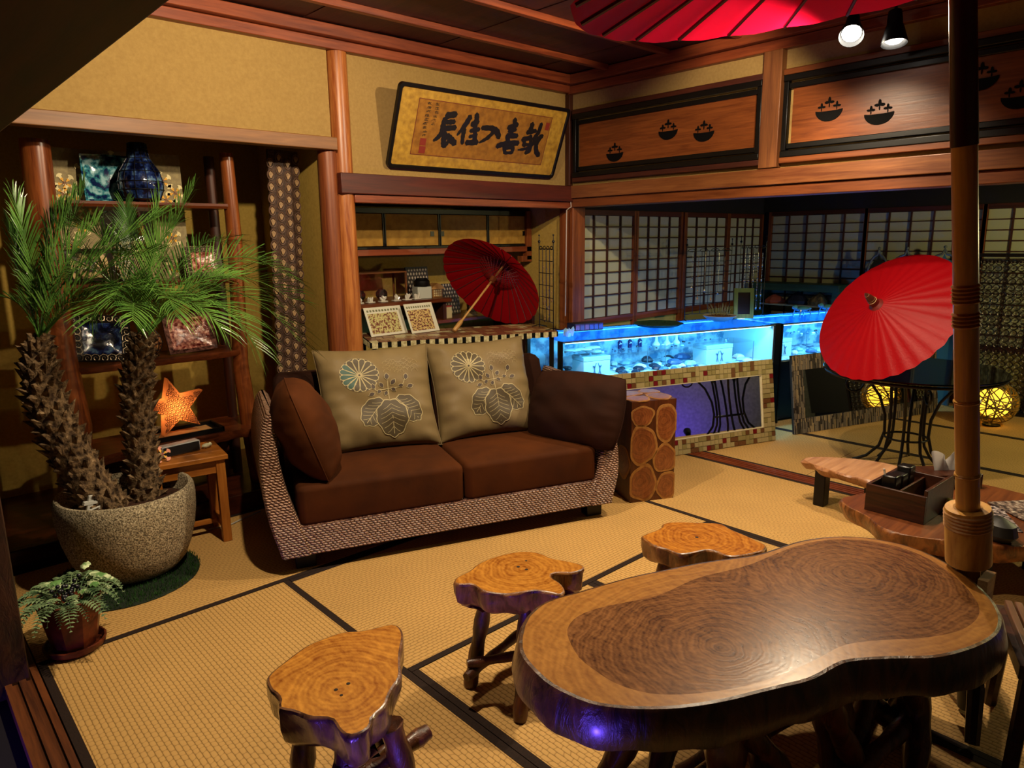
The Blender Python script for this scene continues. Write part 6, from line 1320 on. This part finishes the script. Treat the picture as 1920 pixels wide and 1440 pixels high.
slab('burl_slab_table', 'low burl edged slab table beside the umbrella stand', 'table', [(3.30, 1.31), (3.42, 1.27), (3.60, 1.20), (3.85, 1.12), (4.02, .95), (3.98, .62), (3.75, .46), (3.45, .45), (3.25, .58), (3.14, .78), (3.06, .92), (3.07, 1.04), (3.17, 1.12), (3.22, 1.24)], .25, .085, ORSL, BURL, [(3.28, 1.05), (3.3, .7), (3.8, .95), (3.7, .6)], 3)
slab('pale_slab_bench', 'pale pinkish wood plank bench behind the dark wooden caddy', 'bench', [(3.745, 1.70), (3.82, 1.715), (3.92, 1.62), (4.00, 1.48), (4.03, 1.32), (3.98, 1.22), (3.80, 1.21), (3.66, 1.27), (3.66, 1.42), (3.70, 1.58)], .25, .05, PINK, bark_mat('pale_bark', '7A4A28', 'A8744A', .4), [(3.80, 1.60), (3.92, 1.32), (3.76, 1.32)], 5)
t = thing('wooden_caddy', 'dark wooden caddy holding sticks and cases on the burl slab', 'caddy', (3.40, 1.03, .2505), math.radians(-2)); DW = wood('caddy_wood', '1E0C06', '4A2412', 'y', .4)
for nm, q in (('side_board', (-.165, -.150, -.12, .13, 0, .125)), ('side_board', (.165, .180, -.12, .13, 0, .125)), ('end_board', (-.150, .165, -.12, -.105, 0, .15)), ('end_board', (-.150, .165, .115, .13, 0, .125)), ('bottom_board', (-.150, .165, -.105, .115, 0, .012)), ('divider', (-.150, .165, .0, .010, .012, .11))): b = MB(); b.box(*q); b.build(nm, DW, t, bev=.002)
for i, (x, y, h_) in enumerate(((-.08, .06, .15), (.0, .06, .14), (.08, .06, .16))): b = MB(); b.box(-.035, .035, -.03, .03, 0, h_); tag(b.build('spectacle_case', plain('case_black', '0A0707', .3), None, (3.40+x, 1.03+y-.003*i, .264), (0, .04, 0), bev=.006), ('black case at the left in the wooden caddy', 'black case in the middle of the wooden caddy', 'black case at the right in the wooden caddy')[i], 'case')
b = MB(); b.tube([(0, 0, 0), (.02, .05, .17)], .0045, 6); b.sphere((.02, .05, .17), .006, 6, 4); tag(b.build('wooden_stick', plain('stick_white', 'B8A898', .5), None, (3.29, 1.07, .264)), 'pale thin stick standing in the wooden caddy', 'stick')
t = thing('tissue_box', 'flat dark tissue box cover with white tissues, on the burl slab', 'tissue box', (3.86, 1.02, .2505), math.radians(-40)); b = MB(); b.box(-.14, .14, -.075, .075, 0, .075); b.build('box_cover', DW, t, bev=.004); b = MB()
def tis(u, v): x = (u-.5)*.12; f = v; return Vector((x*(1+.3*f), .012*math.sin(u*9+2)*f+.01*math.sin(u*17)*f, .075+f*(.075+.035*abs(math.sin((u-.5)*5.2)))-.03*f*(1-abs(u-.5)*2)))
b.grid(tis, 22, 8); b.grid(lambda u, v: tis(1-u, v)+Vector((0, .014*math.sin(u*PI), -.008*v)), 22, 8); b.build('tissue', paper('tissue_white', 'D8D4D0', .3), t)
MAG = [mottled('mag_print_%d' % i, a, c, 55, .35, 0, .42, .56, c3=e) for i, (a, c, e) in enumerate((('2A2428', '9A8A88', 'C8C0BC'), ('3A3030', '8A7468', 'B8B0A0')))]
for i, (x, y, rz, lb) in enumerate(((3.52, .76, .5, 'glossy patterned leaflet lying on the burl slab beside the pole'), (3.70, .62, .9, 'glossy patterned leaflet further right on the burl slab'))):
    b = MB(); b.box(-.15, .15, -.10, .10, 0, .004); o = b.build('magazine', MAG[i], None, (x, y, .2505+.0045*i), (0, 0, rz)); tag(o, lb, 'leaflet')
t = thing('photo_stand', 'white framed dark tablet at the far right on the burl slab', 'tablet', (3.88, .60, .2505), 0.2); b = MB()
for q in ((-.10, .10, -.07, -.055), (-.10, .10, .055, .07), (-.10, -.085, -.055, .055), (.085, .10, -.055, .055)): b.box(*q, .0, .018)
b.build('white_frame', plain('frame_white', 'A8A8A4', .4), t); b = MB(); b.box(-.085, .085, -.055, .055, .002, .012); b.build('dark_screen', BLACK, t)
b = MB(); b.lathe([(.0, 0), (.05, 0), (.07, .03), (.06, .07), (.02, .09), (.0, .09)], 14, wob=lambda a, z: .2*math.sin(2*a)); tag(b.build('black_pouch', plain('pouch_black', '0A0808', .5), None, (3.30, .66, .2505)), 'black pouch beside the socket of the bamboo pole', 'pouch')
b = MB(); b.lathe([(.0, 0), (.03, 0), (.045, .02), (.02, .05), (.0, .055)], 12, wob=lambda a, z: .15*math.sin(3*a)); tag(b.build('yellow_ornament', plain('yellow_orn', 'A89A30', .4), None, (3.50, .90, .2505)), 'small yellow ornament behind the bamboo socket', 'ornament')
t = thing('ribbed_stool', 'stool with a ribbed dark wooden seat at the right edge of the view', 'stool', (2.395, .245, 0), math.radians(22))
for k in range(13): b = MB(); b.box(-.17, .17, -.17+k*.026, -.17+k*.026+.020, .335, .36); b.build('seat_slat', wood('slat_brown', '4A2A18', '7A5438', 'x', .4), t, bev=.003)
b = MB(); b.box(-.18, .18, -.18, .18, .295, .335); b.build('seat_frame', DW, t)
for (x, y) in ((-.15, -.15), (.15, -.15), (-.15, .15), (.15, .15)): b = MB(); b.tube([(x, y, .32), (x*1.1, y*1.1, 0)], .02, 8); b.build('leg', DW, t)
# cable on the corner post, power cord near the sofa
b = MB(); b.tube([(4.04, 3.735, 1.86), (4.035, 3.73, 1.76), (4.03, 3.72, 1.715), (4.0, 3.712, 1.705), (3.97, 3.71, 1.69), (3.965, 3.712, 1.2), (3.96, 3.712, .9)], .0045, 6); tag(b.build('wall_cable', plain('cable_white', 'A89888', .5)), 'thin pale cable running down the corner beam', 'cable')
b = MB(); b.tube([(1.17, 3.66, .006), (1.27, 3.64, .006), (1.36, 3.68, .006), (1.48, 3.72, .006)], .004, 6); tag(b.build('power_cord', plain('cord_white', 'A8A49A', .5)), 'white power cord on the floor between table and sofa', 'cord')
# blue led floor lights in the corridor left of the sill and by the front wall
def blue_led(loc, aim, watts, cone, label):
    t = thing('led_floor_light', label, 'floor light', loc); d = (Vector(aim)-Vector(loc)-Vector((0, 0, .07))).normalized(); q = d.to_track_quat('-Z', 'Y'); M = Matrix.Translation((0, 0, .07)) @ q.to_matrix().to_4x4()
    b = MB(); b.lathe([(.0, .06), (.03, .06), (.04, .02), (.045, -.03), (.041, -.03), (.036, .0), (.0, .0)], 16, M=M); b.build('lamp_head', BLACKM, t); b = MB(); b.lathe([(.0, 0), (.06, 0), (.06, .012), (.012, .016), (.012, .06), (.0, .06)], 16); b.build('lamp_base', BLACKM, t)
    b = MB(); b.lathe([(.034, -.004), (.034, -.008), (.0, -.008)], 16, M=M); b.build('lens', emit('blue_led', (.08, .05, 1.0), 20), t)
    l = bpy.data.lights.new('blue_light', 'SPOT'); l.energy = watts; l.color = (.14, .07, 1.0); l.spot_size = math.radians(cone); l.spot_blend = .6; l.shadow_soft_size = .03
    lo = bpy.data.objects.new('blue_light', l); COL.objects.link(lo); lo.parent = t; lo.location = Vector((0, 0, .07))+d*.05; lo.rotation_euler = q.to_euler()
blue_led((.05, .55, -.06), (.85, 1.12, .50), 90, 46, 'blue led floor light beyond the sill, aimed at the front stool')
blue_led((5.1, -.70, -.06), (5.2, -1.3, .3), 60, 140, 'blue led floor light washing the wall behind the viewer')
blue_led((-.55, 2.25, -.06), (-.1, 2.35, -.20), 40, 80, 'blue led floor light on the corridor floor left of the sill')
